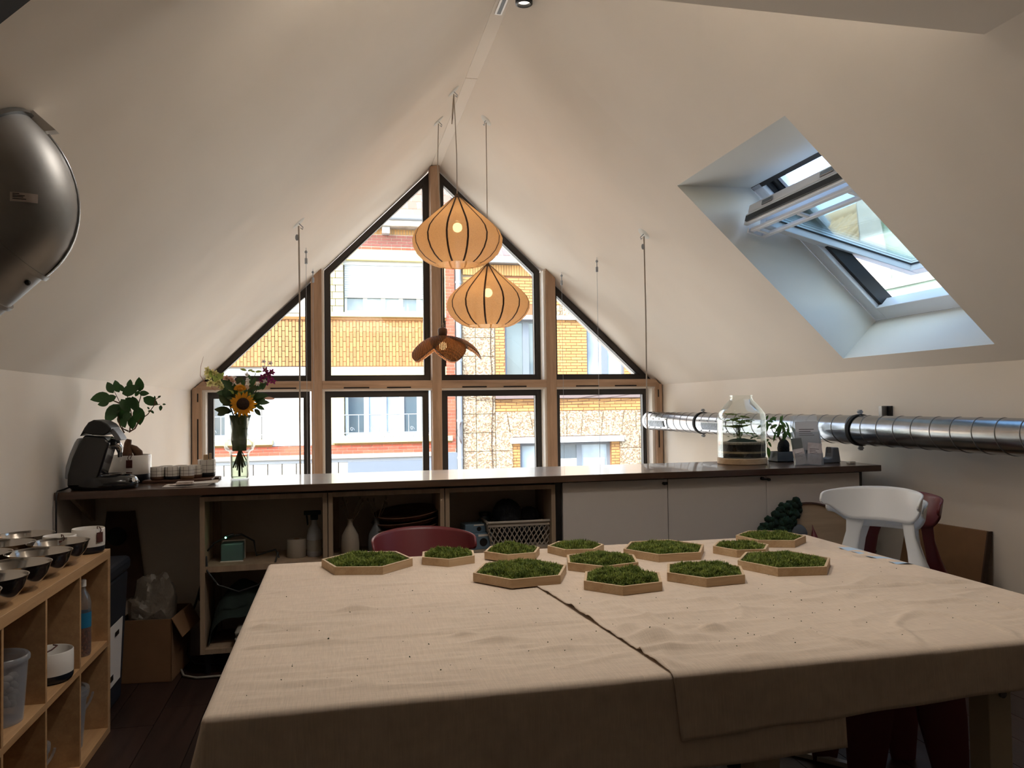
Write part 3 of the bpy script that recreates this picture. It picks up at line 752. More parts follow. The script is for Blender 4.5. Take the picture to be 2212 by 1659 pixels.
    part('sill_course', B(3.38, 7.3, YF - .08, YF + .2, 1.48, 1.56), 'roof_grey', P, bevel=.01)
    part('brick', bricks(3.76, 3.925, -1.5, .50, .2, .050, .014), 'yellow_brick', P, stuff=True)
    part('brick', bricks(6.05, 6.245, -1.5, .50, .2, .050, .014), 'yellow_brick', P, stuff=True)
    part('brick', bricks(3.40, 3.61, 1.56, 3.25, .2, .050, .014), 'yellow_brick', P, stuff=True)
    part('brick', bricks(4.64, 5.50, 1.56, 3.25, .24, .050, .014), 'yellow_brick', P, stuff=True)
    part('brick', bricks(6.40, 7.3, 1.56, 3.6, .24, .050, .014), 'yellow_brick', P, stuff=True)
    part('brick', bricks(2.69, 7.3, 3.58, 4.16, .24, .050, .014), 'yellow_brick', P, stuff=True)
    part('brick', bricks(2.69, 7.3, 4.20, 4.44, .05, .23, .008, stack=True, proud=.05), 'yellow_brick', P, stuff=True)
    part('lintel', B(3.55, 6.6, YF - .10, YF + .25, 3.235, 3.33), 'shutter', P, bevel=.01)
    win(P, 3.62, 4.62, 1.56, 3.235, YF + .12, 2, .06, 'grey_frame', 'dark_glass', .14)
    win(P, 5.50, 6.42, 1.56, 3.235, YF + .10, 2, .06, 'grey_frame', 'curtain_glass', .14)
    win(P, 3.925, 6.05, -1.2, .50, YF + .10, 3, .07, 'grey_frame', ('curtain_glass', 'dark_glass', 'curtain_glass'), .12)
    for a, b in ((4.25, 4.58), (4.74, 5.27), (5.42, 5.93)): part('lower_panel', B(a, b, YF + .115, YF + .13, -.3, .13), 'shutter', P)
    part('gutter', B(2.66, R, YF - .25, YF + .1, 4.45, 4.58), 'zinc', P, bevel=.02)
    roof(P, 2.6, 6.5, YF - .2, 4.60, 'roof_grey', .24, .30, 8)
    cb = MB().tube([(3.30 - .02 * sin(z * 3), YF - .06, z) for z in [4.1 - .3 * i for i in range(18)]], .009, 6)
    for k in range(3): cb.tube([(2.72 + x * .21, YF - .07 - .01 * k, 1.50 - .16 * sin(x * pi / 20 * (1 + .15 * k)) + .04 * k) for x in range(21)], .005, 5)
    for k in range(4): cb.tube([(2.60 - .03 * k * sin(t * .4), YF - .16, 1.0 - .06 * t) for t in range(9)], .004, 5)
    single('facade_cable', cb, 'rib', 'loose dark cables strung over the pebble-dashed front across the street', 'cable')
    # ---------------- neighbour seen through the roof window
    Nn = thing('house', 'neighbouring house with beige roof tiles seen through the open roof window', 'house', (0, 0, 0))
    part('wall', B(7.0, 7.3, 6.0, 14.0, -4.2, 2.66), 'white_render', Nn)
    part('gutter', B(6.86, 7.02, 6.0, 14.0, 2.64, 2.74), 'zinc', Nn, bevel=.02)
    mb = MB(); c4, s4 = cos(radians(40)), sin(radians(40))
    for j in range(10):
        x0 = 6.92 + j * .32 * c4; y = 9.25 + (x0 - 7.0) * 1.41
        while y < 14.2:
            for q in range(2):
                a = (x0, 2.76 + j * .32 * s4 + rnd.uniform(0, .01)); b = (a[0] + .35 * c4, a[1] + .35 * s4 - .015)
                hh = .05 if q == 0 else .02; yy = y + q * .13
                mb.hexa([(a[0], yy, a[1]), (b[0], yy, b[1]), (a[0], yy + .125, a[1]), (b[0], yy + .125, b[1]), (a[0], yy + .02, a[1] + hh), (b[0], yy + .02, b[1] + hh), (a[0], yy + .105, a[1] + hh), (b[0], yy + .105, b[1] + hh)])
            y += .26
    part('roof_tile', mb, 'roof_beige', Nn, stuff=True)
    part('parapet', MB().beam((6.95, 9.05, 2.90), (9.35, 12.45, 4.92), .32, .18), 'concrete', Nn)
    part('roof_sheet', MB().prism([(6.9, 6.0, 2.74), (9.3, 6.0, 4.76), (9.3, 12.3, 4.76), (6.9, 9.0, 2.74)], (0, 0, .05)), 'greenroof', Nn)
    for q in range(6): part('roof_seam', MB().beam((6.9 + .4 * q, 6.0, 2.80 + .336 * q), (6.9 + .4 * q, 8.9 + .56 * q, 2.80 + .336 * q), .05, .06), 'greenroof', Nn)
    part('ridge', MB().cyl((9.42, 12.3, 4.86), (9.42, 14.2, 4.86), .14, 10), 'roof_beige', Nn, smooth=40)
    part('back_slope', MB().box(7.3, 9.6, 6.0, 14.0, 2.5, 2.7), 'white_render', Nn)
outside()

# ================================================================== WORKTABLE, CLOTHS, MOSS FRAMES
TX0, TX1, TY0, TY1, TZ = -.262, 2.105, 1.712, 3.29, .735
def build_table():
    t = thing('worktable', 'long cream-legged worktable under two linen cloths in the middle of the room', 'table', (0, 0, 0))
    part('tabletop', B(TX0, TX1, TY0, TY1, .70, TZ - .002), 'table_white', t, bevel=.006)
    part('apron', MB().box(TX0 + .05, TX1 - .05, TY0 + .10, TY0 + .125, .63, .70).box(TX0 + .05, TX1 - .05, TY1 - .125, TY1 - .10, .63, .70), 'table_white', t)
    for x in (-.16, 1.015, 1.69):
        for y in (1.80, 3.15):
            l = part('leg', B(x - .035, x + .035, y - .035, y + .035, 0, .70), 'table_white', t, bevel=.003)
            part('bolt', MB().cyl((x + .005, y - .042, .585), (x + .005, y - .034, .585), .010, 12), 'galv', l, smooth=40)
    single('plastic_sheet', MB().grid(16, 4, lambda u, v: (2.03 + .10 * v + .004 * sin(u * 9), 2.58 + .36 * u, TZ + .0105 - max(0, v - .6) * .04 + .002 * sin(u * 21 + v * 3))), 'blue_film',
           'pale blue plastic film edge showing on the right side of the table', 'plastic film')
SEAM = lambda y: .745 + (1.684 - y) * -.0 - (y - 1.684) * .092
def wrinkle(x, y, right): return 1.7 * wrinkle0(x, y, right)
def wrinkle0(x, y, right):
    V = Vector
    d = .0016 * noise.noise(V((x * 2.0, y * 17, 1 if right else 5)))
    d += .0014 * noise.noise(V((x * 6, y * 52, 2))) + .0008 * noise.noise(V((x * 12, y * 80, 6)))
    d += .003 * noise.noise(V((x * 1.6, y * 2.2, 8 if right else 3)))
    n = abs(noise.noise(V((x * 1.5 + y * .5, y * 5.5 - x * .4, 11 if right else 14)))); d += .0042 * max(0, 1 - n * 6) ** 2 * (.35 + .65 * abs(noise.noise(V((x * 2.3, y * 2, 21)))))
    if right:
        n = abs(noise.noise(V((x * 3.2 - y * 2.0, y * 3.0 + x, 31)))); d += .005 * max(0, 1 - n * 7) ** 2
        d += .006 * max(0, 1 - abs(y - (2.34 - .03 * x)) / .008) * (1 if 1.45 < x < 2.1 else .2)
    else:
        for yy, a in ((2.16, .0035), (2.43, .0028), (2.78, .002), (1.93, .0016)):
            d += a * math.exp(-((y - yy - .015 * x + .004 * noise.noise(V((x * 6, yy, 0)))) / .008) ** 2)
    BUMPS = [(.81, 1.96, .05, .045, .017), (.90, 1.92, .06, .02, .008), (.775, 2.06, .035, .03, .012), (.99, 1.99, .035, .015, .010), (.78, 1.86, .10, .012, .008)] if right else \
            [(.40, 2.05, .06, .010, .010), (.33, 2.13, .03, .008, .008), (.55, 1.95, .06, .014, .006), (.05, 2.47, .05, .02, .009), (-.22, 2.35, .05, .014, .008), (-.12, 2.3, .06, .008, .005), (.46, 1.99, .03, .008, .005)]
    for bx, by, sx, sy, a in BUMPS: d += a * math.exp(-((x - bx) / sx) ** 2 - ((y - by) / sy) ** 2)
    return d
def drape(x, y, top, right, hemw=0.0):
    ex, ey = min(max(x, TX0), TX1), min(max(y, TY0), TY1); dx, dy = x - ex, y - ey; r = hypot(dx, dy)
    if r < 1e-6:
        e = min(x - TX0, TX1 - x, y - TY0, TY1 - y); k = min(1, e / .05)
        for q in FR: k *= max(0, min(1, (hypot(x - q[0], y - q[1]) - q[2] - .006) / .05))
        if not right: k *= 1 - max(0, min(1, (x - SEAM(y) + .02) / .03))
        return (x, y, top + max(0.0006, wrinkle(x, y, right) + .0012) * k + .0004)
    rho = .011; q = r / rho
    if q < pi / 2: h, dr = rho * sin(q), rho * (1 - cos(q))
    else: h, dr = rho + (r - rho * pi / 2) * .07, rho + (r - rho * pi / 2) * .995
    corner = abs(dx * dy) / (r * r) * 2
    h += corner * .22 * max(0, r - .02) + .006 * noise.noise(Vector((x * 5, y * 5, 2))) * min(1, r / .08)
    return (ex + dx / r * h, ey + dy / r * h, top - dr)
def build_cloths():
    ya, yb = TY0 - .225, TY1 + .13
    def fl(u, v):
        x = TX0 - .24 + u * (1.18 - TX0 + .24); y0 = TY0 - .215 + .012 * noise.noise(Vector((x * 3, 0, 0)))
        y = y0 + v * (yb - y0); return drape(x, y, TZ, False)
    a = single('tablecloth', MB().grid(190, 200, fl), 'linen', 'beige linen tablecloth covering the left half of the table, the lower layer', 'tablecloth', smooth=180)
    def fr(u, v):
        yt = TY0 - .155 + .055 * u + .004 * noise.noise(Vector((u * 9, 0, 4)))
        y = yt + v * (yb - .01 - yt); x = SEAM(y) + .004 * noise.noise(Vector((y * 4, 3, 0))) + u * (TX1 + .17 - SEAM(y))
        p = drape(x, y, TZ + .0040, True)
        lift = .0022 * math.exp(-u / .012) if y > TY0 else 0
        return (p[0], p[1] - (.006 if y < TY0 else 0), p[2] + lift)
    b = single('tablecloth', MB().grid(190, 200, fr), 'linen', 'beige linen tablecloth covering the right half of the table, the upper layer', 'tablecloth', smooth=180)
    for o in (a, b):
        s = o.modifiers.new('thick', 'SOLIDIFY'); s.thickness = .0018; s.offset = 1

FR = [  # x, y, radius, rotation, label
    (.108, 3.136, .178, 46.5, 'large hexagonal moss frame at the left end of the table'),
    (.428, 3.152, .119, 23, 'small hexagonal moss frame standing second from the left at the back of the table'),
    (.690, 3.150, .120, 8, 'small hexagonal moss frame with bushy moss in front of the plastic basket'),
    (.965, 3.170, .119, 51.5, 'small hexagonal moss frame in the back row between the basket and the large back frame'),
    (1.298, 3.029, .176, 0, 'large hexagonal moss frame in the back row with a bright green patch'),
    (1.610, 2.972, .119, 54, 'small hexagonal moss frame overlapped by two larger frames at the right'),
    (1.850, 3.150, .149, 40, 'medium hexagonal moss frame farthest back at the right corner of the table'),
    (1.620, 2.668, .178, 52, 'large hexagonal moss frame at the right front of the group, touching the small one'),
    (.975, 2.868, .150, 15, 'medium hexagonal moss frame in the middle of the group between two larger frames'),
    (.636, 2.769, .178, 7, 'large hexagonal moss frame at the front left with the brightest moss'),
    (.940, 2.551, .148, 10.5, 'medium hexagonal moss frame nearest to the camera'),
    (1.259, 2.584, .150, 6, 'medium hexagonal moss frame at the front, second from the camera')]
build_table(); build_cloths()
def build_frames():
    rnd = random.Random(5); hgt = .030; th = .009
    for i, (cx, cy, R, a0, lab) in enumerate(FR):
        t = thing('moss_tray', lab, 'moss frame', (cx, cy, TZ + (.0066 if cx + R > SEAM(cy) else .0026)), radians(a0), 'hexagonal moss frames on the table')
        side = MB(); k = pi / 3
        Ri = R - th / cos(pi / 6)
        p = lambda r, j, z: (r * cos(j * k), r * sin(j * k), z)
        for j in range(6):
            m = MB().hexa([p(R, j, 0), p(R, j + 1, 0), p(Ri, j, 0), p(Ri, j + 1, 0), p(R, j, hgt), p(R, j + 1, hgt), p(Ri, j, hgt), p(Ri, j + 1, hgt)])
            part('frame_side', m, 'maple', t, bevel=.0008)
        part('base', MB().prism([p(Ri, j, .002) for j in range(6)], (0, 0, .004)), 'maple', t)
        # moss: bumpy cushion and thousands of small sprigs
        seed = i * 7.3; tall = (1.0, 1.25, 1.35, 1.0, .75, .9, .85, .95, 1.15, 1.3, 1.5, 1.1)[i]
        def hexd(x, y): return max(abs(x * cos(q) + y * sin(q)) for q in (pi / 6, pi / 2, 5 * pi / 6)) / ((R - th) * cos(pi / 6))
        def hz(x, y):
            d = min(1, hexd(x, y)); b = noise.noise(Vector((x * 16 + seed, y * 16, 0))) * .011 + noise.noise(Vector((x * 45 + seed, y * 45, 4))) * .005
            return hgt * .55 + (.020 * tall) * (1 - d ** 3) + b * (1 - d ** 6) * (.6 + .5 * tall)
        def fb(u, v):
            rr = v * (R - th - .001); a = u * 2 * pi; s = cos(pi / 6) / cos((a % k) - k / 2)
            x, y = rr * s * cos(a), rr * s * sin(a); x *= .985; y *= .985
            return (x, y, hz(x, y) - .006)
        part('moss_bed', MB().grid(48, 14, fb), 'moss_base', t, smooth=180)
        n = int(7200 * (R / .178) ** 2); v = []; f = []
        for _ in range(n):
            while True:
                x, y = rnd.uniform(-R, R), rnd.uniform(-R, R)
                if hexd(x, y) < .985: break
            z = hz(x, y) - .004; a = rnd.uniform(0, 2 * pi); L = rnd.uniform(.010, .021); tilt = rnd.uniform(.25, 1.25)
            dx, dy = cos(a), sin(a); px, py = -dy * .0016 * rnd.uniform(.7, 1.5), dx * .0016 * rnd.uniform(.7, 1.5)
            mx, my, mz = x + dx * L * .5 * sin(tilt * .7), y + dy * L * .5 * sin(tilt * .7), z + L * .5 * cos(tilt * .7)
            ex, ey, ez = mx + dx * L * .5 * sin(tilt * 1.3), my + dy * L * .5 * sin(tilt * 1.3), mz + L * .5 * cos(tilt * 1.3)
            q = len(v); v += [(x - px * .5, y - py * .5, z), (x + px * .5, y + py * .5, z), (mx + px, my + py, mz), (mx - px, my - py, mz), (ex, ey, ez)]
            f += [(q, q + 1, q + 2, q + 3), (q + 3, q + 2, q + 4)]
        mb = MB(); mb.v = v; mb.f = f
        part('moss', mb, 'moss', t, stuff=True)
    mb = MB()
    for _ in range(150):
        x, y = rnd.uniform(-.2, 2.0), rnd.uniform(1.8, 2.75) if rnd.random() < .8 else rnd.uniform(1.8, 3.2)
        z = drape(x, y, TZ + (.004 if x > SEAM(y) else 0), x > SEAM(y))[2] + .002; s = rnd.uniform(.0010, .0028)
        mb.obox(Matrix.Translation((x, y, z)) @ Euler((rnd.random() * 3, rnd.random() * 3, rnd.random() * 3)).to_matrix().to_4x4(), s * 1.6, s, s * .6)
    o = single('moss_crumbs', mb, 'moss_base', 'tiny dark moss crumbs scattered over the tablecloth', 'crumbs'); o['kind'] = 'stuff'
build_frames()

# ================================================================== COUNTER ALONG THE MEZZANINE EDGE
CZ = .96
def build_counter():
    c = thing('counter', 'long dark wooden bar counter along the edge of the mezzanine', 'counter', (0, 0, 0))
    part('countertop', B(-1.348, 3.245, 4.235, 4.88, CZ - .038, CZ), 'counter', c, bevel=.003)
    part('end_panel', B(3.124, 3.156, 4.30, 4.655, 0, CZ - .039), 'black', c, bevel=.002)
    part('gap_shade_panel', B(1.192, 1.229, 4.30, 4.655, .0, CZ - .039), 'black', c)  # black sheet standing in for the shade in the open gap
    part('wall_bracket', MB().prism([(-1.30, 4.66, CZ - .04), (-1.30, 4.30, CZ - .04), (-1.30, 4.66, CZ - .20)], (.02, 0, 0)), 'unit_wood', c)
    # open shelf units
    labs = ['open shelf unit under the counter, leftmost, holding the teal box and the spray bottle', 'open shelf unit under the counter holding the stacked wooden plates', 'open shelf unit under the counter holding the plastic basket']
    for k, (x0, x1) in enumerate(((-.690, -.056), (-.052, .564), (.568, 1.190))):
        u = thing('shelf_unit', labs[k], 'shelf', (0, 0, 0)); w = .024; z0, z1 = .11, .908; y0, y1 = 4.285, 4.655
        part('side_panel', B(x0, x0 + w, y0, y1, z0, z1), 'unit_wood', u, bevel=.0015); part('side_panel', B(x1 - w, x1, y0, y1, z0, z1), 'unit_wood', u, bevel=.0015)
        part('top_panel', B(x0 + w, x1 - w, y0, y1, z1 - w, z1), 'unit_wood', u); part('bottom_panel', B(x0 + w, x1 - w, y0, y1, z0, z0 + w), 'unit_wood', u)
        part('shelf', B(x0 + w, x1 - w, y0 + .004, y1, .522, .552), 'unit_wood', u)
        part('back_stile', B(x0 + w, x0 + w + .03, y1 - .03, y1, z0 + w, z1 - w), 'unit_wood', u)
        for x in (x0 + .03, x1 - .05): part('foot', MB().cyl((x, y0 + .05, 0), (x, y0 + .05, z0), .015, 10).cyl((x, y1 - .05, 0), (x, y1 - .05, z0), .015, 10), 'black', u)
    labs = ['white cupboard under the counter, left of the two latches', 'white cupboard under the counter between the two black latches', 'white cupboard under the right end of the counter behind the mossy disc']
    for k, (x0, x1) in enumerate(((1.232, 1.861), (1.865, 2.492), (2.494, 3.122))):
        u = thing('cupboard', labs[k], 'cupboard', (0, 0, 0)); part('body', B(x0 + .001, x1 - .001, 4.30, 4.655, .10, .905), 'door_white', u)
        d = part('door', B(x0, x1, 4.28, 4.298, .05, .915), 'door_white', u, bevel=.0012)
        if k == 0: part('latch', MB().box(x1 - .030, x1 - .002, 4.268, 4.28, .885, .900).cyl((x1 - .024, 4.262, .892), (x1 - .024, 4.28, .892), .009, 12), 'black', d, smooth=40)
        if k == 1: part('latch', MB().cyl((x1 - .030, 4.262, .900), (x1 - .030, 4.28, .900), .010, 12).box(x1 - .03, x1 + .012, 4.266, 4.28, .890, .900).cyl((x1 + .012, 4.262, .893), (x1 + .012, 4.28, .893), .009, 12), 'black', d, smooth=40)
        part('plinth', B(x0, x1, 4.36, 4.40, 0, .099), 'black', u)
build_counter()

def build_under_counter():
    S = .552; Bt = .134; y = 4.44
    t = thing('speaker_box', 'small teal box with a pale back panel on the middle shelf, cables over it', 'box', (-.548, y, S))
    part('body', B(-.055, .055, -.05, .04, 0, .095), 'teal', t, bevel=.006); part('rim', MB().box(-.058, .058, .04, .052, -.0, .1).box(-.058, .058, -.052, -.05, 0, .006), 'ceramic', t, bevel=.003)
    cb = MB().tube([(-.664, 4.36, .62), (-.63, 4.36, .66), (-.56, 4.38, .69), (-.50, 4.41, .69), (-.44, 4.43, .65), (-.43, 4.44, .57), (-.33, 4.42, .60), (-.31, 4.40, .56)], .005, 8)
    cb.tube([(-.664, 4.32, .60), (-.655, 4.29, .53), (-.60, 4.27, .46), (-.50, 4.27, .42), (-.40, 4.27, .45), (-.33, 4.30, .53), (-.31, 4.34, .60)], .005, 8)
    t = thing('power_cable', 'black cable with an inline switch and green light looping over the teal box', 'cable', (0, 0, 0)); part('cord', cb, 'black', t, smooth=60)
    part('inline_switch', MB().beam((-.585, 4.375, .683), (-.535, 4.39, .693), .022, .018), 'black', t, bevel=.004); part('green_light', MB().ball((-.575, 4.362, .684), .0045, 8, 6), 'led', t)
    t = thing('tape_roll', 'upright beige paper roll on the middle shelf beside the spray bottle', 'paper roll', (-.222, y, S)); part('roll', MB().lathe([(.014, .0), (.048, 0), (.050, .004), (.050, .092), (.047, .096), (.016, .096), (.014, 0)], 28), 'bottle_white', t, smooth=40)
    part('core', MB().lathe([(.0, .094), (.016, .097), (.014, .09), (0, .09)], 16), 'cardboard', t)
    t = thing('spray_bottle', 'clear spray bottle with a dark green trigger head at the right end of the shelf', 'spray bottle', (-.128, y, S))
    part('bottle', MB().lathe([(0, 0), (.036, 0), (.040, .01), (.040, .11), (.032, .145), (.016, .17), (.014, .195), (.012, .195)], 24), 'frost', t, smooth=50)
    part('label', MB().lathe([(.0405, .03), (.0405, .09)], 24), 'grey_fabric', t, smooth=50)
    part('trigger_head', MB().box(-.02, .02, -.014, .014, .195, .225).box(-.055, .035, -.012, .012, .222, .245).prism([(-.045, -.006, .222), (-.035, -.006, .222), (-.030, -.006, .17), (-.038, -.006, .165)], (0, .012, 0)), 'dark_green_fabric', t, bevel=.004)
    mb = MB().grid(40, 20, lambda u, v: (-.655 + .40 * u, 4.31 + .30 * v, Bt + .004 + (.29 * (max(0, sin(pi * min(1, (u * 1.05) ** .8))) ** .55) * (max(0, sin(pi * (v * .9 + .05))) ** .35)) * (1 + .12 * noise.noise(Vector((u * 4, v * 4, 0))))))
    single('cushion', mb, 'dark_green_fabric', 'dark green fabric heap on the bottom of the leftmost shelf unit', 'cushion', smooth=180)
    mb = MB()
    for k in range(3): mb.grid(20, 12, lambda u, v, k=k: (-.42 + .18 * u, 4.285 + .16 * v, Bt + .034 * (k + 1) + .016 * sin(pi * v) ** .4 * sin(pi * u) ** .4 - .018 + .004 * noise.noise(Vector((u * 6, v * 6, k)))))
    o = single('folded_cloth', mb, 'grey_fabric', 'folded grey-white cloth at the front of the bottom shelf', 'cloth', smooth=180, loc=(-.10, -.02, 0)); sdf = o.modifiers.new('thick', 'SOLIDIFY'); sdf.thickness = .022
    bp = [(0, 0), (.040, 0), (.047, .012), (.049, .06), (.044, .11), (.026, .145), (.015, .165), (.013, .19), (.017, .197), (.012, .197), (.010, .17)]
    rnd = random.Random(2)
    for k, (x, lab) in enumerate(((.062, 'matt white bottle vase with dried stems, left one on the plate shelf'), (.205, 'matt white bottle vase with dried stems between its twin and the wooden plates'))):
        t = thing('bottle_vase', lab, 'vase', (x, y - .05, S), 0, 'bottle vases with dried stems'); part('bottle', MB().lathe(bp, 28), 'bottle_white' if k == 0 else 'grey_pot', t, smooth=60)
        for j in range(7):
            a = rnd.uniform(0, 6.28); r = rnd.uniform(.02, .07); h = rnd.uniform(.26, .325)
            s = part('stem', MB().tube([(0, 0, .15), (r * .35 * cos(a), r * .35 * sin(a), h * .75), (r * cos(a), r * sin(a), h)], .0016, 5), 'dry', t)
            part('seed_head', MB().ball((r * cos(a), r * sin(a), h), (.006, .006, .012), 8, 6), 'dry', s)
    for k in range(4):
        pr = [(0, 0), (.13, .0), (.16, .012), (.185, .030), (.19, .034), (.183, .036), (.155, .018), (.12, .008), (0, .008)]
        single('wooden_plate', MB().lathe(pr, 48), 'plate_wood', ('bottom brown wooden plate of the stack under the counter', 'second brown wooden plate from the bottom of the stack', 'third brown wooden plate from the bottom of the stack', 'topmost brown wooden plate of the stack, rim tilted')[k], 'plate', (.355 + .008 * k, 4.47, S + .060 + .042 * k), 0, 'stack of wooden plates', smooth=50, rot=(radians(-3), radians(-2 - 1.2 * k), .4 * k))
    single('plate_stand', MB().lathe([(0, 0), (.10, 0), (.105, .004), (.10, .056), (0, .056)], 24), 'plate_wood', 'low dark drum under the stack of wooden plates', 'stand', (.355, 4.47, S), smooth=40)
    # basket with a lattice of holes
    t = thing('plastic_basket', 'beige plastic basket with diamond-shaped holes under the counter', 'basket', (1.005, 4.45, S)); w0, w1, d0, d1, h = .165, .195, .10, .125, .15
    def side(a, b, c, d, ncol, name):       # a,b bottom; c,d top: criss-cross strips
        mb = MB(); a, b, c, d = map(Vector, (a, b, c, d))
        def P(u, v): return (a.lerp(b, u)).lerp(c.lerp(d, u), v)
        for i in range(-3, ncol + 3):
            for s in (1, -1):
                pts = []
                for q in range(13):
                    v = q / 12; u = (i + .5 * s * (2 * abs((v * 2.5) % 2 - 1) - 1) + .5) / ncol
                    if 0 <= u <= 1: pts.append(P(u, .08 + v * .78))
                if len(pts) > 2: mb.tube(pts, .0035, 5)
        mb.beam(P(0, .04), P(1, .04), .006, h * .09); mb.beam(P(0, .90), P(1, .90), .006, h * .12)
        part(name, mb, 'basket', t)
    side((-w0, -d0, 0), (w0, -d0, 0), (-w1, -d1, h), (w1, -d1, h), 13, 'lattice_side'); side((-w0, d0, 0), (w0, d0, 0), (-w1, d1, h), (w1, d1, h), 13, 'lattice_side')
    side((-w0, -d0, 0), (-w0, d0, 0), (-w1, -d1, h), (-w1, d1, h), 8, 'lattice_side'); side((w0, -d0, 0), (w0, d0, 0), (w1, -d1, h), (w1, d1, h), 8, 'lattice_side')
    rim = [(-w1, -d1, h), (w1, -d1, h), (w1, d1, h), (-w1, d1, h), (-w1, -d1, h)]
    part('rim', MB().tube(rim, .008, 8), 'basket', t, smooth=50)
    part('base', B(-w0, w0, -d0, d0, 0, .006), 'basket', t)
    for k, (dx, dz, r, lab) in enumerate(((-.06, .20, .085, 'large dark blue yarn ball on top of the plastic basket'), (.07, .175, .062, 'smaller dark yarn ball in the right of the plastic basket'), (-.02, .10, .09, 'dark yarn ball low inside the plastic basket'), (.12, .12, .05, 'small dark yarn ball at the right rim of the basket'))):
        single('yarn_ball', MB().ball((0, 0, 0), r, 20, 14, .05), 'dark_yarn', lab, 'yarn', (1.005 + dx, 4.45, S + dz - .02), smooth=180, group='yarn balls in the basket')
    bx = [(.765, 4.42, .0, .15, .11, .088, 'pale blue cardboard camera-like box, lower one beside the basket'), (.745, 4.44, .088, .12, .10, .05, 'pale blue flat box lying on the lower blue box')]
    for x, yy, z, w, d, hh, lab in bx:
        t = thing('cardboard_box', lab, 'box', (x, yy, S + z), radians(8)); part('carton', B(-w / 2, w / 2, -d / 2, d / 2, 0, hh), 'blue_box', t, bevel=.003)
        part('round_hole', MB().cyl((.02, -d / 2 - .001, hh * .45), (.02, -d / 2 + .004, hh * .45), hh * .26, 20), 'black', t); part('label_strip', B(-.01, .05, -d / 2 - .001, -d / 2 + .002, hh * .82, hh * .95), 'paper', t)
    t = thing('glass_jar', 'small jar with a pale label behind the blue boxes', 'jar', (.83, 4.53, S)); part('jar', MB().lathe([(0, 0), (.035, 0), (.038, .01), (.038, .14), (.03, .155), (.03, .165), (0, .165)], 24), 'dark_glass', t, smooth=50)
    part('label', MB().lathe([(.0385, .10), (.0385, .135)], 24), 'paper', t, smooth=50); part('lid', MB().lathe([(0, .165), (.034, .165), (.034, .185), (0, .187)], 24), 'black', t, smooth=40)
    # left of the units: hanging cable, crate, carton with bag, cloth bag, loose cable on floor
    cb = MB().tube([(-.705, 4.62, .60), (-.71, 4.58, .52), (-.72, 4.56, .42), (-.735, 4.55, .33), (-.72, 4.56, .30), (-.71, 4.57, .36)], .006, 8)
    cb.tube([(-.705, 4.62, .60), (-.72, 4.6, .45), (-.76, 4.58, .30), (-.80, 4.54, .18), (-.79, 4.50, .06), (-.74, 4.46, .012), (-.55, 4.42, .012), (-.35, 4.40, .012), (-.2, 4.40, .012)], .006, 8)
    single('hanging_cable', cb, 'black', 'black cable hanging beside the leftmost shelf unit down to the floor', 'cable', smooth=60)
    single('floor_cable', MB().tube([(-.80, 4.40, .008), (-.77, 4.30, .008), (-.70, 4.25, .008), (-.55, 4.25, .008), (-.3, 4.32, .008)], .006, 8), 'grey_fabric', 'pale grey cable lying on the dark floor by the shelf unit', 'cable', smooth=60)
    t = thing('storage_bin', 'tall dark blue plastic bin with a white paper label behind the oak shelf', 'bin', (-1.155, 3.90, 0))
    part('body', MB().hexa([(-.16, -.19, 0), (.145, -.19, 0), (-.16, .19, 0), (.145, .19, 0), (-.175, -.20, .60), (.175, -.20, .60), (-.175, .20, .60), (.175, .20, .60)]), 'bin', t, bevel=.015)
    part('lid', B(-.185, .185, -.21, .21, .60, .665), 'bin', t, bevel=.02); lb = part('label', MB().hexa([(.160, -.11, .12), (.162, -.11, .12), (.160, .10, .12), (.162, .10, .12), (.172, -.11, .40), (.174, -.11, .40), (.172, .10, .40), (.174, .10, .40)]), 'paper', t)
    part('print', MB().box(.1745, .1755, -.03, .03, .34, .36).box(.1655, .1665, -.07, -.03, .15, .175), 'black', lb)
    t = thing('cardboard_box', 'open brown cardboard box on the floor with a plastic bag in it', 'box', (-.93, 4.42, 0), radians(-6)); w, d, h = .13, .16, .31
    for a in ((-w, w, -d, -d + .005), (-w, w, d - .005, d), (-w, -w + .005, -d, d), (w - .005, w, -d, d)): part('box_side', B(a[0], a[1], a[2], a[3], 0, h), 'cardboard', t)
    part('flap', MB().hexa([(w, -d, h), (w + .004, -d, h), (w, d, h), (w + .004, d, h), (w + .05, -d, h - .09), (w + .054, -d, h - .09), (w + .05, d, h - .09), (w + .054, d, h - .09)]), 'cardboard', t); part('box_base', B(-w, w, -d, d, 0, .005), 'cardboard', t)
    mb = MB().ball((0, 0, .30), (.115, .14, .17), 36, 24)
    mb.v = [tuple(Vector(p) * (1 + .22 * noise.noise(Vector(p) * 11) + .08 * noise.noise(Vector(p) * 34))) for p in mb.v]
    single('plastic_bag', mb, 'bag', 'crumpled translucent plastic bag bulging out of the cardboard box', 'bag', (-.94, 4.42, .02), smooth=30)
    t = thing('cloth_bag', 'dark brown cloth bag hanging on the wall under the counter', 'bag', (-1.15, 4.665, .34)); part('body', MB().grid(16, 16, lambda u, v: (-.13 + .26 * u + (.13 - .26 * u) * .45 * v, -.012 - .05 * sin(pi * u) * sin(pi * v * .8 + .2), .47 * v)), 'brown_cloth', t, smooth=180)
    part('pouch', MB().ball((-.01, -.06, .34), (.05, .02, .05), 16, 10), 'black_rubber', t, smooth=180)
build_under_counter()

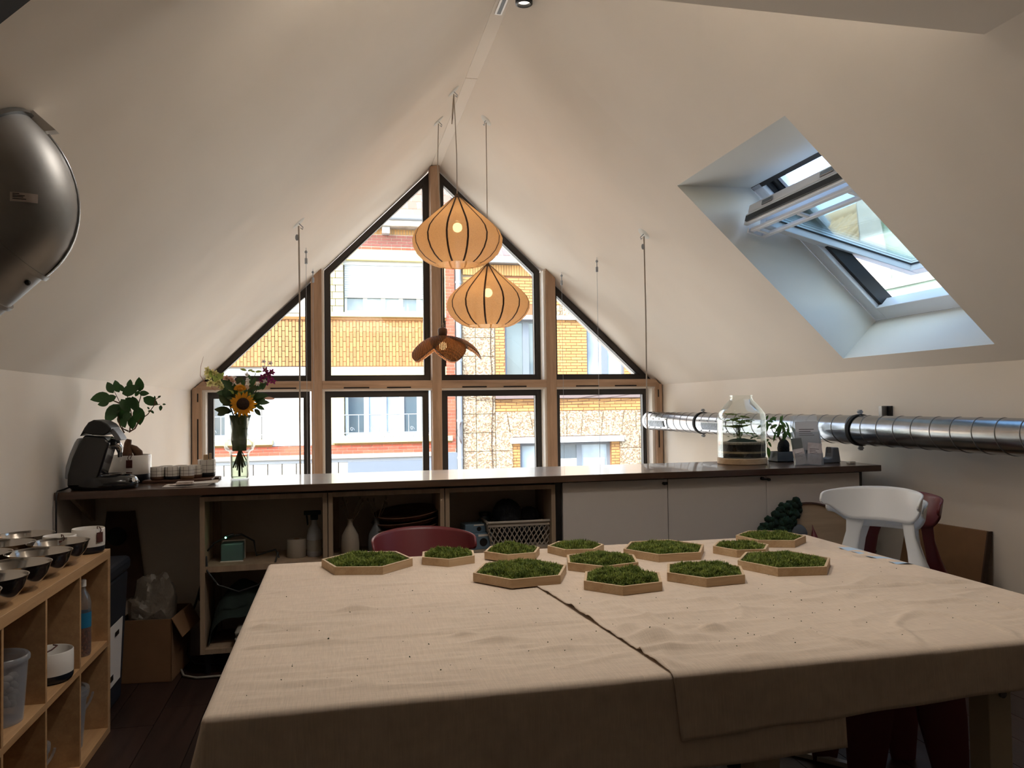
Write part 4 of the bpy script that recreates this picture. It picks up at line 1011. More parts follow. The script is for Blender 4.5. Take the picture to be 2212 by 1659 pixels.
# ================================================================== LEAVES
def leaf_mesh(name, m, w=.42, fold=.12, droop=.18, n=6, tip=1.0):
    mb = MB(); v = []; f = []
    for i in range(n + 1):
        t = i / n; hw = w * .5 * (sin(pi * t ** .85) ** .8 if 0 < t < 1 else 0.0); z = -droop * t * t
        v += [(t, -hw, z + fold * hw * 2), (t, 0, z), (t, hw, z + fold * hw * 2)]
    for i in range(n):
        a = i * 3; f += [(a, a + 3, a + 4, a + 1), (a + 1, a + 4, a + 5, a + 2)]
    mb.v = v; mb.f = f; return mb.mesh(name, m, 180)
def place_leaf(name, me, parent, p, d, up=(0, -1, .4), L=.06):
    d = Vector(d).normalized(); u = Vector(up); y = u.cross(d)
    if y.length < 1e-3: y = Vector((0, 1, 0)).cross(d)
    y.normalize(); z = d.cross(y)
    o = link(name, me, parent); o.matrix_local = Matrix.Translation(Vector(p)) @ Matrix((d, y, z)).transposed().to_4x4() @ Matrix.Scale(L, 4)
    return o

# ================================================================== ON THE COUNTER
def build_counter_things():
    rnd = random.Random(9)
    # coffee machine, seen from its side
    t = thing('coffee_machine', 'black arched coffee pad machine at the left end of the counter', 'coffee machine', (-1.155, 4.36, CZ))
    def slab(poly, w, m, name, bev, parent=t): return part(name, MB().prism([(x, -w / 2, z) for x, z in poly], (0, w, 0)), m, parent, 40, bevel=bev)
    slab([(-.150, .02), (-.148, .08), (-.128, .16), (-.100, .225), (-.072, .275), (-.03, .27), (.02, .262), (.045, .235), (.033, .20), (.020, .15), (.0, .08), (-.018, .03), (-.02, .02)], .165, 'black_gloss', 'body', .012)
    slab([(-.092, .268), (-.070, .312), (-.052, .338), (-.028, .350), (.005, .345), (.035, .328), (.055, .305), (.04, .285), (.02, .272), (-.03, .275), (-.07, .285)], .172, 'black', 'lid', .014)
    slab([(.047, .312), (.066, .292), (.082, .268), (.092, .248), (.088, .243), (.066, .244), (.058, .262), (.044, .285)], .12, 'grey_plastic', 'lid_handle', .008)
    slab([(-.162, .06), (-.158, .12), (-.140, .185), (-.118, .24), (-.104, .262), (-.092, .255), (-.112, .19), (-.132, .11), (-.138, .06)], .150, 'frost', 'water_tank', .008)
    pr = [(0, 0), (.150, 0), (.160, .012), (.163, .03), (.150, .055), (.125, .068), (.11, .072), (0, .072)]
    part('base', MB().lathe(pr, 40, sy=.62), 'black_gloss', t, 60)
    part('drip_grid', MB().lathe([(.05, .072), (.098, .072), (.100, .077), (.05, .077)], 32, (.03, 0, 0), sy=.62), 'chrome', t, 40)
    part('button', MB().cyl((.135, -.045, .045), (.150, -.055, .046), .012, 14), 'chrome', t, 40)
    sp = MB().tube([(.03, -.0, .225), (.055, 0, .222), (.070, 0, .205), (.073, 0, .180)], [.03, .028, .018, .012], 12); part('spout', sp, 'chrome', t, 50)
    part('spout_holder', MB().box(.02, .062, -.04, .04, .218, .242), 'black', t, bevel=.006)
    for y in (-.018, .018): part('nozzle', MB().cyl((.072, y, .158), (.072, y, .19), .006, 10), 'black', t, 40)
    single('power_lead', MB().tube([(-1.30, 4.36, CZ + .02), (-1.325, 4.30, CZ + .008), (-1.332, 4.235, CZ + .006), (-1.334, 4.222, CZ - .02), (-1.334, 4.222, .7), (-1.334, 4.25, .3), (-1.33, 4.3, .01)], .0045, 8), 'black', 'thin black cord running from the coffee machine over the counter edge down the left wall', 'cable', smooth=60)
    # ficus bonsai
    t = thing('potted_ficus', 'small ficus bonsai in a white pot with a black base and brown leather tag', 'plant', (-1.117, 4.70, CZ))
    part('pot', MB().lathe([(.106, .046), (.108, .05), (.108, .146), (.105, .150), (.101, .147), (.100, .05), (0, .05)], 40), 'ceramic', t, 50)
    part('pot_base', MB().lathe([(0, 0), (.092, 0), (.103, .008), (.108, .025), (.108, .047)], 40), 'navy', t, 50)
    part('soil', MB().lathe([(0, .136), (.101, .134)], 32), 'soil', t, 60)
    part('leather_tag', MB().box(.008, .040, -.118, -.115, .085, .128), 'leather', t, bevel=.002); part('tag_string', MB().tube([(.022, -.117, .122), (.018, -.122, .14), (.026, -.112, .160), (.034, -.106, .150), (.028, -.112, .135)], .0022, 6), 'leather', t, 60)
    tk = MB().tube([(-.030, 0, .125), (-.028, 0, .155), (-.012, 0, .19), (-.010, 0, .215), (-.004, 0, .235)], [.030, .028, .020, .018, .014], 12)
    tk.tube([(.045, .01, .13), (.040, .008, .16), (.022, .004, .182), (.002, 0, .195)], [.024, .024, .020, .014], 12).tube([(.005, -.02, .13), (.0, -.015, .17), (-.006, -.004, .20)], [.016, .014, .012], 10)
    part('trunk', tk, 'bark', t, 60)
    S = .00288 / 6.32
    def W(zx, zy): return ((zx / 6.32 + 130 - 282) * .00288, (1041 - (830 + zy / 6.32)) * .00288)
    br = MB()
    for a in ([(900, 740), (850, 640), (830, 500), (845, 380), (800, 240)], [(950, 730), (1010, 690), (1075, 590), (1160, 520), (1240, 400), (1310, 400)], [(960, 720), (960, 660), (985, 560), (960, 430), (940, 300), (965, 230)], [(985, 560), (1050, 420), (1075, 300), (1080, 220)], [(845, 380), (760, 340), (700, 330)], [(945, 720), (890, 690), (870, 650)], [(1240, 400), (1250, 340), (1290, 320)], [(940, 300), (890, 220)]):
        pts = [(W(*q)[0], rnd.uniform(-.02, .02) * (1 if i else 0), W(*q)[1]) for i, q in enumerate(a)]; br.tube(pts, [.0045 - .0028 * i / (len(pts) - 1) for i in range(len(pts))], 6)
    part('branches', br, 'bark', t, 60)
    lm = leaf_mesh('leaf', 'leaf', .60, .10, .12)
    LV = [(790, 260, -1, 120, 125), (830, 250, 0, 112, 130), (900, 240, 0, 118, 80), (965, 215, 0, 92, 100), (1075, 240, 0, 90, 140), (735, 290, 0, 190, 175), (830, 300, 0, 200, 125), (750, 375, 0, 188, 100), (880, 270, 0, 25, 175), (1080, 265, 0, 0, 90), (1020, 300, 0, 60, 70),
          (850, 390, 0, 232, 215), (930, 400, 0, 245, 170), (880, 330, 0, 300, 150), (1000, 300, 0, 285, 160), (1060, 420, 0, 275, 180), (850, 500, 0, 290, 155), (1100, 315, 0, 333, 150), (990, 540, 0, 268, 130), (930, 320, 0, 320, 140), (870, 430, 0, 205, 150), (960, 480, 0, 255, 120)]
    for zx, zy, _, a, L in LV:
        x, z = W(zx, zy); y = rnd.uniform(-.04, .03); place_leaf('leaf', lm, t, (x, y, z), (cos(radians(a)), rnd.uniform(-.5, .2), sin(radians(a))), (rnd.uniform(-.3, .3), -1, .2), L * S * 1.28)
    for zx, zy, a, L in ((1250, 350, 100, 60), (1270, 320, 40, 45), (1240, 390, 200, 45), (1310, 410, 270, 70), (1330, 400, 0, 40), (1205, 470, 300, 50), (1200, 480, 180, 45), (1170, 460, 120, 40), (1240, 340, 150, 45)):
        x, z = W(zx, zy); place_leaf('leaf', lm, t, (x, rnd.uniform(-.02, .02), z), (cos(radians(a)), rnd.uniform(-.4, .4), sin(radians(a))), (rnd.uniform(-.6, .6), -1, .3), L * S)
    # gridded cups on a tray
    single('wooden_tray', B(-.155, .20, -.065, .075, 0, .014), 'plate_wood', 'thin dark wooden tray under the small gridded cups', 'tray', (-.875, 4.655, CZ + .0005), bevel=.003)
    def cup(name, lab, x, y, r, h, base, z=CZ + .0150, stick=False):
        t = thing(name, lab, 'cup', (x, y, z), rnd.uniform(0, 1), 'gridded cups on the counter'); hb = h * .26
        part('cup_body', MB().lathe([(r, hb), (r, h * .97), (r * .97, h), (r * .92, h * .97), (r * .9, hb), (0, hb)], 28), 'ceramic', t, 50)
        part('dipped_base', MB().lathe([(0, 0), (r * .86, 0), (r * .97, h * .06), (r * 1.004, h * .14), (r * 1.004, hb)], 28), base, t, 50)
        gr = MB()
        for q in (.42, .68): gr.lathe([(r * 1.004, h * q), (r * 1.012, h * q + .0006), (r * 1.004, h * q + .0014)], 28)
        for k in range(8): a = k * pi / 4; gr.beam((r * 1.005 * cos(a), r * 1.005 * sin(a), hb), (r * 1.005 * cos(a), r * 1.005 * sin(a), h * .97), .0014, .0014)
        part('grid_lines', gr, 'rib', t)
        if stick: part('wooden_brush', MB().box(-.018, .008, -.01, .01, h * .4, h * 1.28).box(.012, .026, -.012, .004, h * .4, h * 1.36), 'maple', t, bevel=.003)
    for k, (x, y, b, lab) in enumerate(((-.960, 4.625, 'plate_wood', 'gridded cup with brown base at the left front of the tray'), (-.884, 4.625, 'navy', 'gridded cup with dark blue base, middle of the front row'), (-.808, 4.625, 'cardboard', 'gridded cup with tan base at the right of the front row'), (-.930, 4.698, 'navy', 'gridded cup at the left of the back row on the tray'), (-.855, 4.698, 'plate_wood', 'gridded cup in the middle of the back row on the tray'), (-.778, 4.692, 'plate_wood', 'gridded cup at the right of the back row on the tray'))):
        cup('gridded_cup', lab, x, y, .0365, .070, b)
    cup('gridded_cup', 'larger gridded cup with a dark blue base and a wooden brush in it', -.725, 4.745, .047, .098, 'navy', CZ + .013, True)
    single('wooden_tray', B(-.09, .075, -.05, .05, 0, .012), 'plate_wood', 'small wooden board under the larger gridded cup', 'tray', (-.728, 4.745, CZ + .0005), bevel=.003)
    for k, (x, y, a, w, d, h, m, lab) in enumerate(((-.770, 4.40, .05, .22, .17, .003, 'paper', 'white sheet of paper lowest in the small pile at the counter edge'), (-.742, 4.425, -.18, .21, .15, .003, 'paper_pink', 'printed sheet in the middle of the paper pile at the counter edge'), (-.695, 4.43, .12, .15, .11, .003, 'paper', 'folded white leaflet on top of the paper pile'))):
        single('paper_sheet', MB().grid(8, 6, lambda u, v: ((u - .5) * w, (v - .5) * d, .004 * (u * v) ** 2 * k)), m, lab, 'paper', (x, y, CZ + .002 + .004 * k), a)
    single('card_box', B(-.04, .04, -.025, .025, 0, .014), 'paper_pink', 'flat small printed box lying on the paper pile', 'box', (-.772, 4.36, CZ + .010), .03, bevel=.002)
    # vase with bouquet
    t = thing('flower_vase', 'clear glass vase with a bulging middle and a sunflower bouquet on the counter', 'vase', (-.537, 4.655, CZ))
    g = [(0, .008), (.044, .008), (.047, .02), (.049, .145), (.055, .155), (.072, .166), (.080, .185), (.078, .205), (.066, .222), (.052, .230), (.048, .245), (.0475, .335), (.051, .345)]
    part('glass', MB().lathe([(0, 0), (.050, 0), (.051, .005)] + [(r + .003, z) for r, z in g[1:]] + g[::-1], 40), 'clearglass', t, 60)
    part('water', MB().lathe([(0, .009), (.0435, .009), (.0465, .02), (.0485, .14), (0, .14)], 32), 'water', t, 40)
    S2 = 1 / 5.925 / 350
    def V2(zx, zy): return ((zx / 5.925 + 420 - 520) / 350, (1034 - (780 + zy / 5.925)) / 350)
    st = MB(); heads = []
    for k in range(16):
        a = rnd.uniform(0, 6.28); r0 = rnd.uniform(.016, .038); r1 = rnd.uniform(.012, .038)
        st.tube([(r0 * cos(a) * -1, r0 * sin(a) * -1, rnd.uniform(.016, .11)), (r0 * .3 * cos(a), r0 * .3 * sin(a), .2), (r1 * cos(a), r1 * sin(a), .34), (r1 * 2.2 * cos(a), r1 * 1.6 * sin(a), .42)], rnd.uniform(.003, .0055), 7)
    part('stems', st, 'stem', t, 60)
    wl = leaf_mesh('leaf', 'leaf', .45, .1, .25); pl = leaf_mesh('leaf', 'leaf_light', .4, .1, .2); dk = leaf_mesh('leaf', 'stem', .5, .1, .25)
    part('wrapped_leaves', MB().lathe([(.034, .16), (.040, .22), (.036, .27), (.043, .31), (.055, .36)], 18, mod=lambda a, z: 1 + .18 * sin(a * 5 + z * 20)), 'stem', t, 180)
    for zx, zy, a, L, me in ((480, 690, 200, 180, dk), (500, 720, 165, 190, dk), (470, 640, 130, 170, dk), (440, 560, 95, 130, wl), (640, 420, 110, 110, wl), (700, 440, 60, 140, wl), (780, 470, 40, 160, wl), (740, 560, 20, 170, wl), (770, 620, 8, 170, wl), (780, 650, -25, 110, wl), (760, 690, -45, 110, dk), (560, 470, 140, 200, wl), (520, 520, 165, 200, wl), (480, 460, 160, 150, wl), (700, 380, 95, 120, wl), (850, 470, 70, 110, wl), (560, 400, 60, 110, dk), (620, 380, 130, 80, dk), (560, 600, 190, 160, dk), (700, 500, 45, 150, dk), (520, 440, 120, 130, wl), (800, 520, -10, 130, wl),
                             (430, 330, 150, 150, pl), (380, 420, 120, 150, pl), (350, 360, 60, 130, pl), (290, 330, 100, 110, pl), (680, 245, 160, 80, pl), (680, 245, 20, 60, pl), (770, 260, 160, 60, pl), (770, 260, 10, 80, pl), (870, 570, 2, 130, M and leaf_mesh('leaf', 'pink_petal', .3))):
        x, z = V2(zx, zy); place_leaf('leaf', me, t, (x, rnd.uniform(-.03, .03), z), (cos(radians(a)), rnd.uniform(-.5, .3), sin(radians(a))), (rnd.uniform(-.4, .4), -1, .4), L * S2)
    for k in range(46):
        a = rnd.uniform(20, 160); q = rnd.random() ** .6; x = .02 + .10 * q * cos(radians(a)); z = .36 + .12 * q * sin(radians(a)) + rnd.uniform(0, .02)
        place_leaf('leaf', (wl, dk, wl, pl)[k % 4] if z > .42 else (dk, wl)[k % 2], t, (x - .01, rnd.uniform(-.02, .05), z), (cos(radians(a)) + rnd.uniform(-.4, .4), rnd.uniform(-.5, .5), sin(radians(a))), (rnd.uniform(-.6, .6), -1, .4), rnd.uniform(.035, .065))
    part('foliage_stems', MB().tube([(.01, 0, .33), (-.05, .0, .42), (V2(300, 250)[0], 0, V2(300, 250)[1])], .003, 6).tube([(.02, 0, .33), (.05, 0, .42), (V2(900, 250)[0], 0, V2(900, 250)[1])], .003, 6).tube([(0, 0, .33), (.01, .01, .45), (V2(680, 260)[0], 0, V2(680, 260)[1])], .002, 6).tube([(0, 0, .33), (.03, .01, .45), (V2(775, 270)[0], 0, V2(775, 270)[1])], .002, 6), 'stem', t, 60)
    part('grass_curl', MB().tube([(V2(330, 470)[0], -.01, V2(330, 470)[1]), (V2(230, 400)[0], -.01, V2(230, 400)[1]), (V2(170, 300)[0], -.02, V2(170, 300)[1]), (V2(175, 200)[0], -.02, V2(175, 200)[1]), (V2(205, 80)[0], -.02, V2(205, 80)[1])], [.002, .002, .0016, .0012, .0007], 6), 'pink_petal', t, 60)
    x, z = V2(645, 630)
    sf = part('sunflower_head', MB().lathe([(0, .012), (.018, .012), (.033, .006), (.036, -.004), (0, -.012)], 28), 'seedhead', t, 60, loc=(x, -.062, z), rot=(radians(82), 0, radians(4)))
    pm = leaf_mesh('petal', 'yellow', .36, .08, .12)
    for ring, (n, r, L) in enumerate(((20, .028, .044), (18, .026, .038))):
        for k in range(n):
            a = 2 * pi * (k + .5 * ring) / n + rnd.uniform(-.06, .06); place_leaf('petal', pm, sf, (r * cos(a), r * sin(a), -.002 + .004 * ring), (cos(a), sin(a), rnd.uniform(-.1, .25)), (0, 0, 1), L * rnd.uniform(.85, 1.15))
    x, z = V2(610, 460); y2 = part('yellow_bud', MB().ball((x, -.04, z), (.018, .014, .014), 14, 9), 'yellow', t, 60)
    for k in range(16):
        a = pi * k / 15; place_leaf('petal', pm, y2, (x + .012 * cos(a), -.045, z - .004 + .01 * sin(a)), (cos(a), -.3, sin(a) * .8 + .2), (0, -1, .2), .024)
    vm = leaf_mesh('petal', 'purple', .6, .1, .3); cm = leaf_mesh('petal', 'cream_petal', .7, .15, .3); wm = leaf_mesh('petal', 'white_petal', .7, .15, .3); km = leaf_mesh('petal', 'pink_petal', .8, .15, .3)
    def blossom(nm, me, pts, size, n=5, dep=.02):
        for zx, zy in pts:
            x, z = V2(zx, zy); y = rnd.uniform(-dep, dep) - .01
            b = part(nm, MB().ball((x, y, z), size * .22, 8, 6), 'cream_petal', t, 60)
            for k in range(n):
                a = 2 * pi * k / n + rnd.uniform(-.3, .3); place_leaf('petal', me, b, (x, y, z), (cos(a), -.5, sin(a)), (0, -1, 0), size)
    blossom('purple_blossom', vm, [(890, 240), (960, 260), (900, 300), (940, 330), (850, 350), (970, 370), (900, 380), (930, 280), (860, 310)], .020)
    blossom('cream_blossom', cm, [(250, 230), (300, 260), (260, 320), (330, 270), (290, 380), (380, 380), (400, 430), (340, 400), (270, 400), (240, 270)], .019)
    blossom('white_blossom', wm, [(870, 140), (945, 160), (870, 200), (690, 350), (690, 395), (540, 320), (800, 400), (880, 370), (540, 400), (680, 290)], .014, 5)
    blossom('pink_blossom', km, [(490, 340), (450, 330), (520, 360)], .020)
    # terrarium
    t = thing('terrarium', 'tall glass jar terrarium with fern and black soil layers on a wooden disc', 'terrarium', (2.546, 4.66, CZ)); r = .152
    part('wooden_base', MB().lathe([(0, 0), (.152, 0), (.156, .004), (.156, .036), (.152, .040), (0, .040)], 48), 'maple', t, 40)
    o = [(r, .042), (r + .001, .06), (r, .28), (.148, .318), (.128, .350), (.098, .385), (.076, .408), (.069, .425), (.073, .440)]
    part('glass_jar', MB().lathe([(0, .041)] + o + [(q - .004, z) for q, z in o[::-1]] + [(0, .046)], 56), 'clearglass', t, 60)
    for nm, z0, z1, m in (('soil_layer', .047, .070, 'soil'), ('sand_layer', .070, .083, 'sand'), ('soil_layer', .083, .127, 'soil')):
        part(nm, MB().lathe([(0, z0), (r - .006, z0), (r - .006, z1), (0, z1 + .004)], 40, mod=lambda a, z: 1 - .004 * abs(sin(3 * a + z * 90))), m, t, 40)
    part('gravel_layer', MB().lathe([(r - .006, .127), (r - .007, .137), (.10, .142), (0, .145)], 40, mod=lambda a, z: 1 + .0 * a), 'gravel', t, 60)
    part('moss_mound', MB().grid(24, 14, lambda u, v: (.112 * v * cos(6.2832 * u) , .10 * v * sin(6.2832 * u), .137 + .024 * (1 - v ** 2) * (1 + .5 * noise.noise(Vector((cos(6.2832 * u) * v * 4, sin(6.2832 * u) * v * 4, 1)))))), 'moss_dark', t, 180)
    fs = MB(); fl = MB()
    for k in range(16):
        a = rnd.uniform(0, 6.28); R = rnd.uniform(.03, .135); h = rnd.uniform(.24, .345) - R * .35
        if cos(a) > 0: h -= .02
        p0 = Vector((-.02 + rnd.uniform(-.012, .012), rnd.uniform(-.012, .012), .16)); p1 = Vector((-.02 + R * .25 * cos(a), R * .25 * sin(a), h)); p2 = Vector((max(-.12, min(.125, -.01 + R * cos(a))), R * .8 * sin(a), h + rnd.uniform(-.012, .015)))
        fs.tube([p0, p0.lerp(p1, .6) + Vector((0, 0, .01)), p1, p1.lerp(p2, .5) + Vector((0, 0, .006)), p2], [.0016, .0014, .001, .0008, .0004], 5)
        for j in range(64):
            q = p1.lerp(p2, rnd.uniform(-.1, 1.05)); b = rnd.uniform(0, 6.28); L = rnd.uniform(.010, .024)
            d = Vector((cos(b), sin(b), rnd.uniform(-.15, .35))) * L; s = d.cross(Vector((rnd.uniform(-1, 1), rnd.uniform(-1, 1), rnd.uniform(-.4, .4)))).normalized() * .0021; n = len(fl.v)
            fl.v += [tuple(q - s), tuple(q + s), tuple(q + d * .6 + s * 1.3), tuple(q + d * .6 - s * 1.3), tuple(q + d)]; fl.f += [(n, n + 1, n + 2, n + 3), (n + 3, n + 2, n + 4)]
    part('fern_stems', fs, 'stem', t, 60); part('fern_fronds', fl, 'fern', t, stuff=True)
    sm = leaf_mesh('leaf', 'leaf2', .5, .1, .3)
    for k in range(26):
        a = rnd.uniform(0, 6.28); R = rnd.uniform(.04, .11); place_leaf('leaf', sm, t, (R * cos(a), R * sin(a) * .9, rnd.uniform(.155, .20)), (cos(a) + rnd.uniform(-.5, .5), sin(a), rnd.uniform(-.1, .7)), (0, -.6, 1), rnd.uniform(.018, .034))
    # small tree in a grey square pot
    t = thing('bonsai', 'small leafy bonsai on a black lava rock in a grey square pot', 'plant', (2.865, 4.715, CZ))
    part('pot', MB().ring([(-.068, -.058, 0), (.068, -.058, 0), (.068, .058, 0), (-.068, .058, 0)], [(-.062, -.052, 0), (.062, -.052, 0), (.062, .052, 0), (-.062, .052, 0)], (0, 0, .066)).box(-.068, .068, -.058, .058, 0, .008), 'grey_pot', t, bevel=.002)
    part('soil', B(-.061, .061, -.051, .051, .008, .054), 'soil', t)
    rk = MB().ball((.012, 0, .09), (.040, .036, .058), 16, 12, .06); part('lava_rock', rk, 'soil', t, 40)
    def V3(zx, zy): return ((zx / 6.506 + 1520 - 1692) / 352, (998 - (840 + zy / 6.506)) / 352)
    S3 = 1 / 6.506 / 352
    P3 = lambda l: [(V3(*q)[0], rnd.uniform(-.01, .01), V3(*q)[1]) for q in l]
    tk = MB().tube(P3([(1130, 770), (1110, 720), (1075, 640), (1060, 560), (1075, 470), (1100, 400)]), [.007, .006, .005, .0045, .003, .002], 8)
    for l in ([(1120, 740), (1130, 660), (1140, 560), (1150, 470)], [(1075, 640), (1020, 540), (950, 470), (900, 410), (850, 350)], [(1020, 700), (930, 680), (870, 600), (850, 520)], [(1100, 600), (1180, 560), (1250, 520)], [(860, 600), (850, 680), (880, 760), (880, 820)]): tk.tube(P3(l), [.003, .0022, .0018, .0014, .001][:len(l)], 6)
    part('trunk', tk, 'bark', t, 60); lm2 = leaf_mesh('leaf', 'leaf2', .38, .1, .25)
    for zx, zy, a, L in ((845, 375, 90, 80), (880, 400, 60, 90), (880, 400, 150, 95), (870, 410, 230, 120), (880, 430, 260, 150), (900, 420, 300, 110), (930, 400, 20, 130), (820, 470, 210, 90), (960, 460, 200, 110), (1010, 430, 165, 100), (1060, 470, 205, 130), (1050, 480, 240, 120), (1070, 470, 265, 190), (1090, 450, 90, 110), (1060, 420, 130, 100), (1110, 420, 60, 110), (1120, 420, 320, 150), (1150, 430, 300, 140), (1090, 480, 340, 130), (1160, 480, 290, 150), (1180, 540, 285, 140), (1140, 560, 255, 150), (1110, 590, 270, 120), (1200, 580, 310, 170), (1250, 510, 270, 110), (1250, 500, 300, 190), (1280, 540, 290, 120), (1060, 560, 250, 120), (1030, 620, 265, 110), (980, 590, 260, 110), (920, 690, 200, 110), (880, 720, 300, 100), (880, 760, 250, 90), (880, 800, 290, 190), (855, 600, 240, 90), (840, 560, 220, 110), (940, 590, 350, 90)):
        x, z = V3(zx, zy); place_leaf('leaf', lm2, t, (x, rnd.uniform(-.035, .03), z), (cos(radians(a)), rnd.uniform(-.5, .3), sin(radians(a))), (rnd.uniform(-.5, .5), -1, .35), L * S3)
    # brochure holders and leaflets
    def holder(lab, loc, rz, w, h, d, lean, nst):
        t = thing('leaflet_holder', lab, 'leaflet holder', loc, rz, 'clear leaflet holders'); k = 0
        for s in range(nst):
            y0 = s * d; z0 = s * h * .42; hh = h * (1 if s == nst - 1 else .62)
            part('back_plate', MB().hexa([(-w / 2, y0 + d, z0), (w / 2, y0 + d, z0), (-w / 2, y0 + d + .003, z0), (w / 2, y0 + d + .003, z0), (-w / 2, y0 + d + lean * hh, z0 + hh), (w / 2, y0 + d + lean * hh, z0 + hh), (-w / 2, y0 + d + lean * hh + .003, z0 + hh), (w / 2, y0 + d + lean * hh + .003, z0 + hh)]), 'acrylic', t)
            f = hh * .55
            part('front_plate', MB().hexa([(-w / 2, y0, z0), (w / 2, y0, z0), (-w / 2, y0 + .003, z0), (w / 2, y0 + .003, z0), (-w / 2, y0 + lean * f, z0 + f), (w / 2, y0 + lean * f, z0 + f), (-w / 2, y0 + lean * f + .003, z0 + f), (w / 2, y0 + lean * f + .003, z0 + f)]), 'acrylic', t)
            for sx in (-1, 1):
                x = sx * w / 2; part('side_plate', MB().prism([(x - .0015, y0, z0), (x - .0015, y0 + d, z0), (x - .0015, y0 + d + lean * hh * .8, z0 + hh * .8), (x - .0015, y0 + lean * f, z0 + f)], (.003, 0, 0)), 'acrylic', t)
            part('floor_plate', B(-w / 2, w / 2, y0, y0 + d, z0, z0 + .003), 'acrylic', t)
        return t
    hl = Vector((2.838, 4.36, CZ + .001)); holder('clear acrylic leaflet holder in front, tilted sideways, filled with printed cards', hl, radians(-18), .165, .21, .045, .22, 2)
    h2 = Vector((3.015, 4.62, CZ + .001)); holder('taller clear acrylic leaflet holder standing behind the first one', h2, radians(-10), .16, .30, .04, .16, 1)
    def leaflet(lab, base, rz, x, y, z, w, h, m, lean, roll=0):
        R = Matrix.Rotation(rz, 4, 'Z'); p = Vector(base) + (R @ Vector((x, y, z)))
        t = thing('leaflet', lab, 'leaflet', p, group='leaflets in the holders', rot=(-atan2(lean, 1), roll, rz)); part('sheet', B(-w / 2, w / 2, 0, .0025, 0, h), m, t)
        if m != 'paper_grey':
            ln = MB()
            for k in range(4): ln.box(-w * .35, w * .3 - .01 * (k % 3), -.0006, 0, h * (.50 + .07 * k), h * (.52 + .07 * k))
            part('print', ln, 'rib', t)
    a = radians(-18)
    leaflet('pinkish printed leaflet in the front pocket of the front holder', hl, a, .03, .012, .004, .085, .135, 'paper_pink', .22, radians(6)); leaflet('white printed card at the left of the front holder', hl, a, -.045, .012, .004, .07, .10, 'paper_pink', .22, radians(-10))
    leaflet('grey-green card sticking up on the left of the front holder', hl, a, -.05, .030, .004, .065, .165, 'paper_grey', .22, radians(-5)); leaflet('pale leaflet in the upper pocket of the front holder', hl, a, .01, .062, .092, .14, .18, 'paper', .22)
    leaflet('white leaflet in the taller rear holder', h2, radians(-10), 0, .018, .004, .145, .20, 'paper_pink', .16); 
    # tape dispenser
    t = thing('tape_dispenser', 'grey desk tape dispenser at the right end of the counter', 'tape dispenser', (3.005, 4.52, CZ))
    part('body', MB().prism([(x, -.04, z) for x, z in ((-.125, 0), (-.130, .03), (-.115, .085), (-.09, .095), (-.045, .06), (-.01, .035), (.045, .028), (.070, .035), (.078, .098), (.120, .098), (.132, .015), (.132, 0))], (0, .08, 0)), 'grey_plastic', t, bevel=.006)
    part('tape_reel', MB().lathe([(.02, -.012), (.045, -.012), (.045, .012), (.02, .012), (.02, -.012)], 24), 'cardboard', t, 40, loc=(-.03, 0, .085), rot=(radians(90), 0, 0)); part('cutter', B(.0735, .0775, -.02, .02, .045, .10), 'steel', t)
    single('eraser', B(-.022, .022, -.016, .016, 0, .014), 'ceramic', 'small white block lying by the tape dispenser', 'eraser', (3.150, 4.395, CZ + .0005), .1, bevel=.002)
build_counter_things()

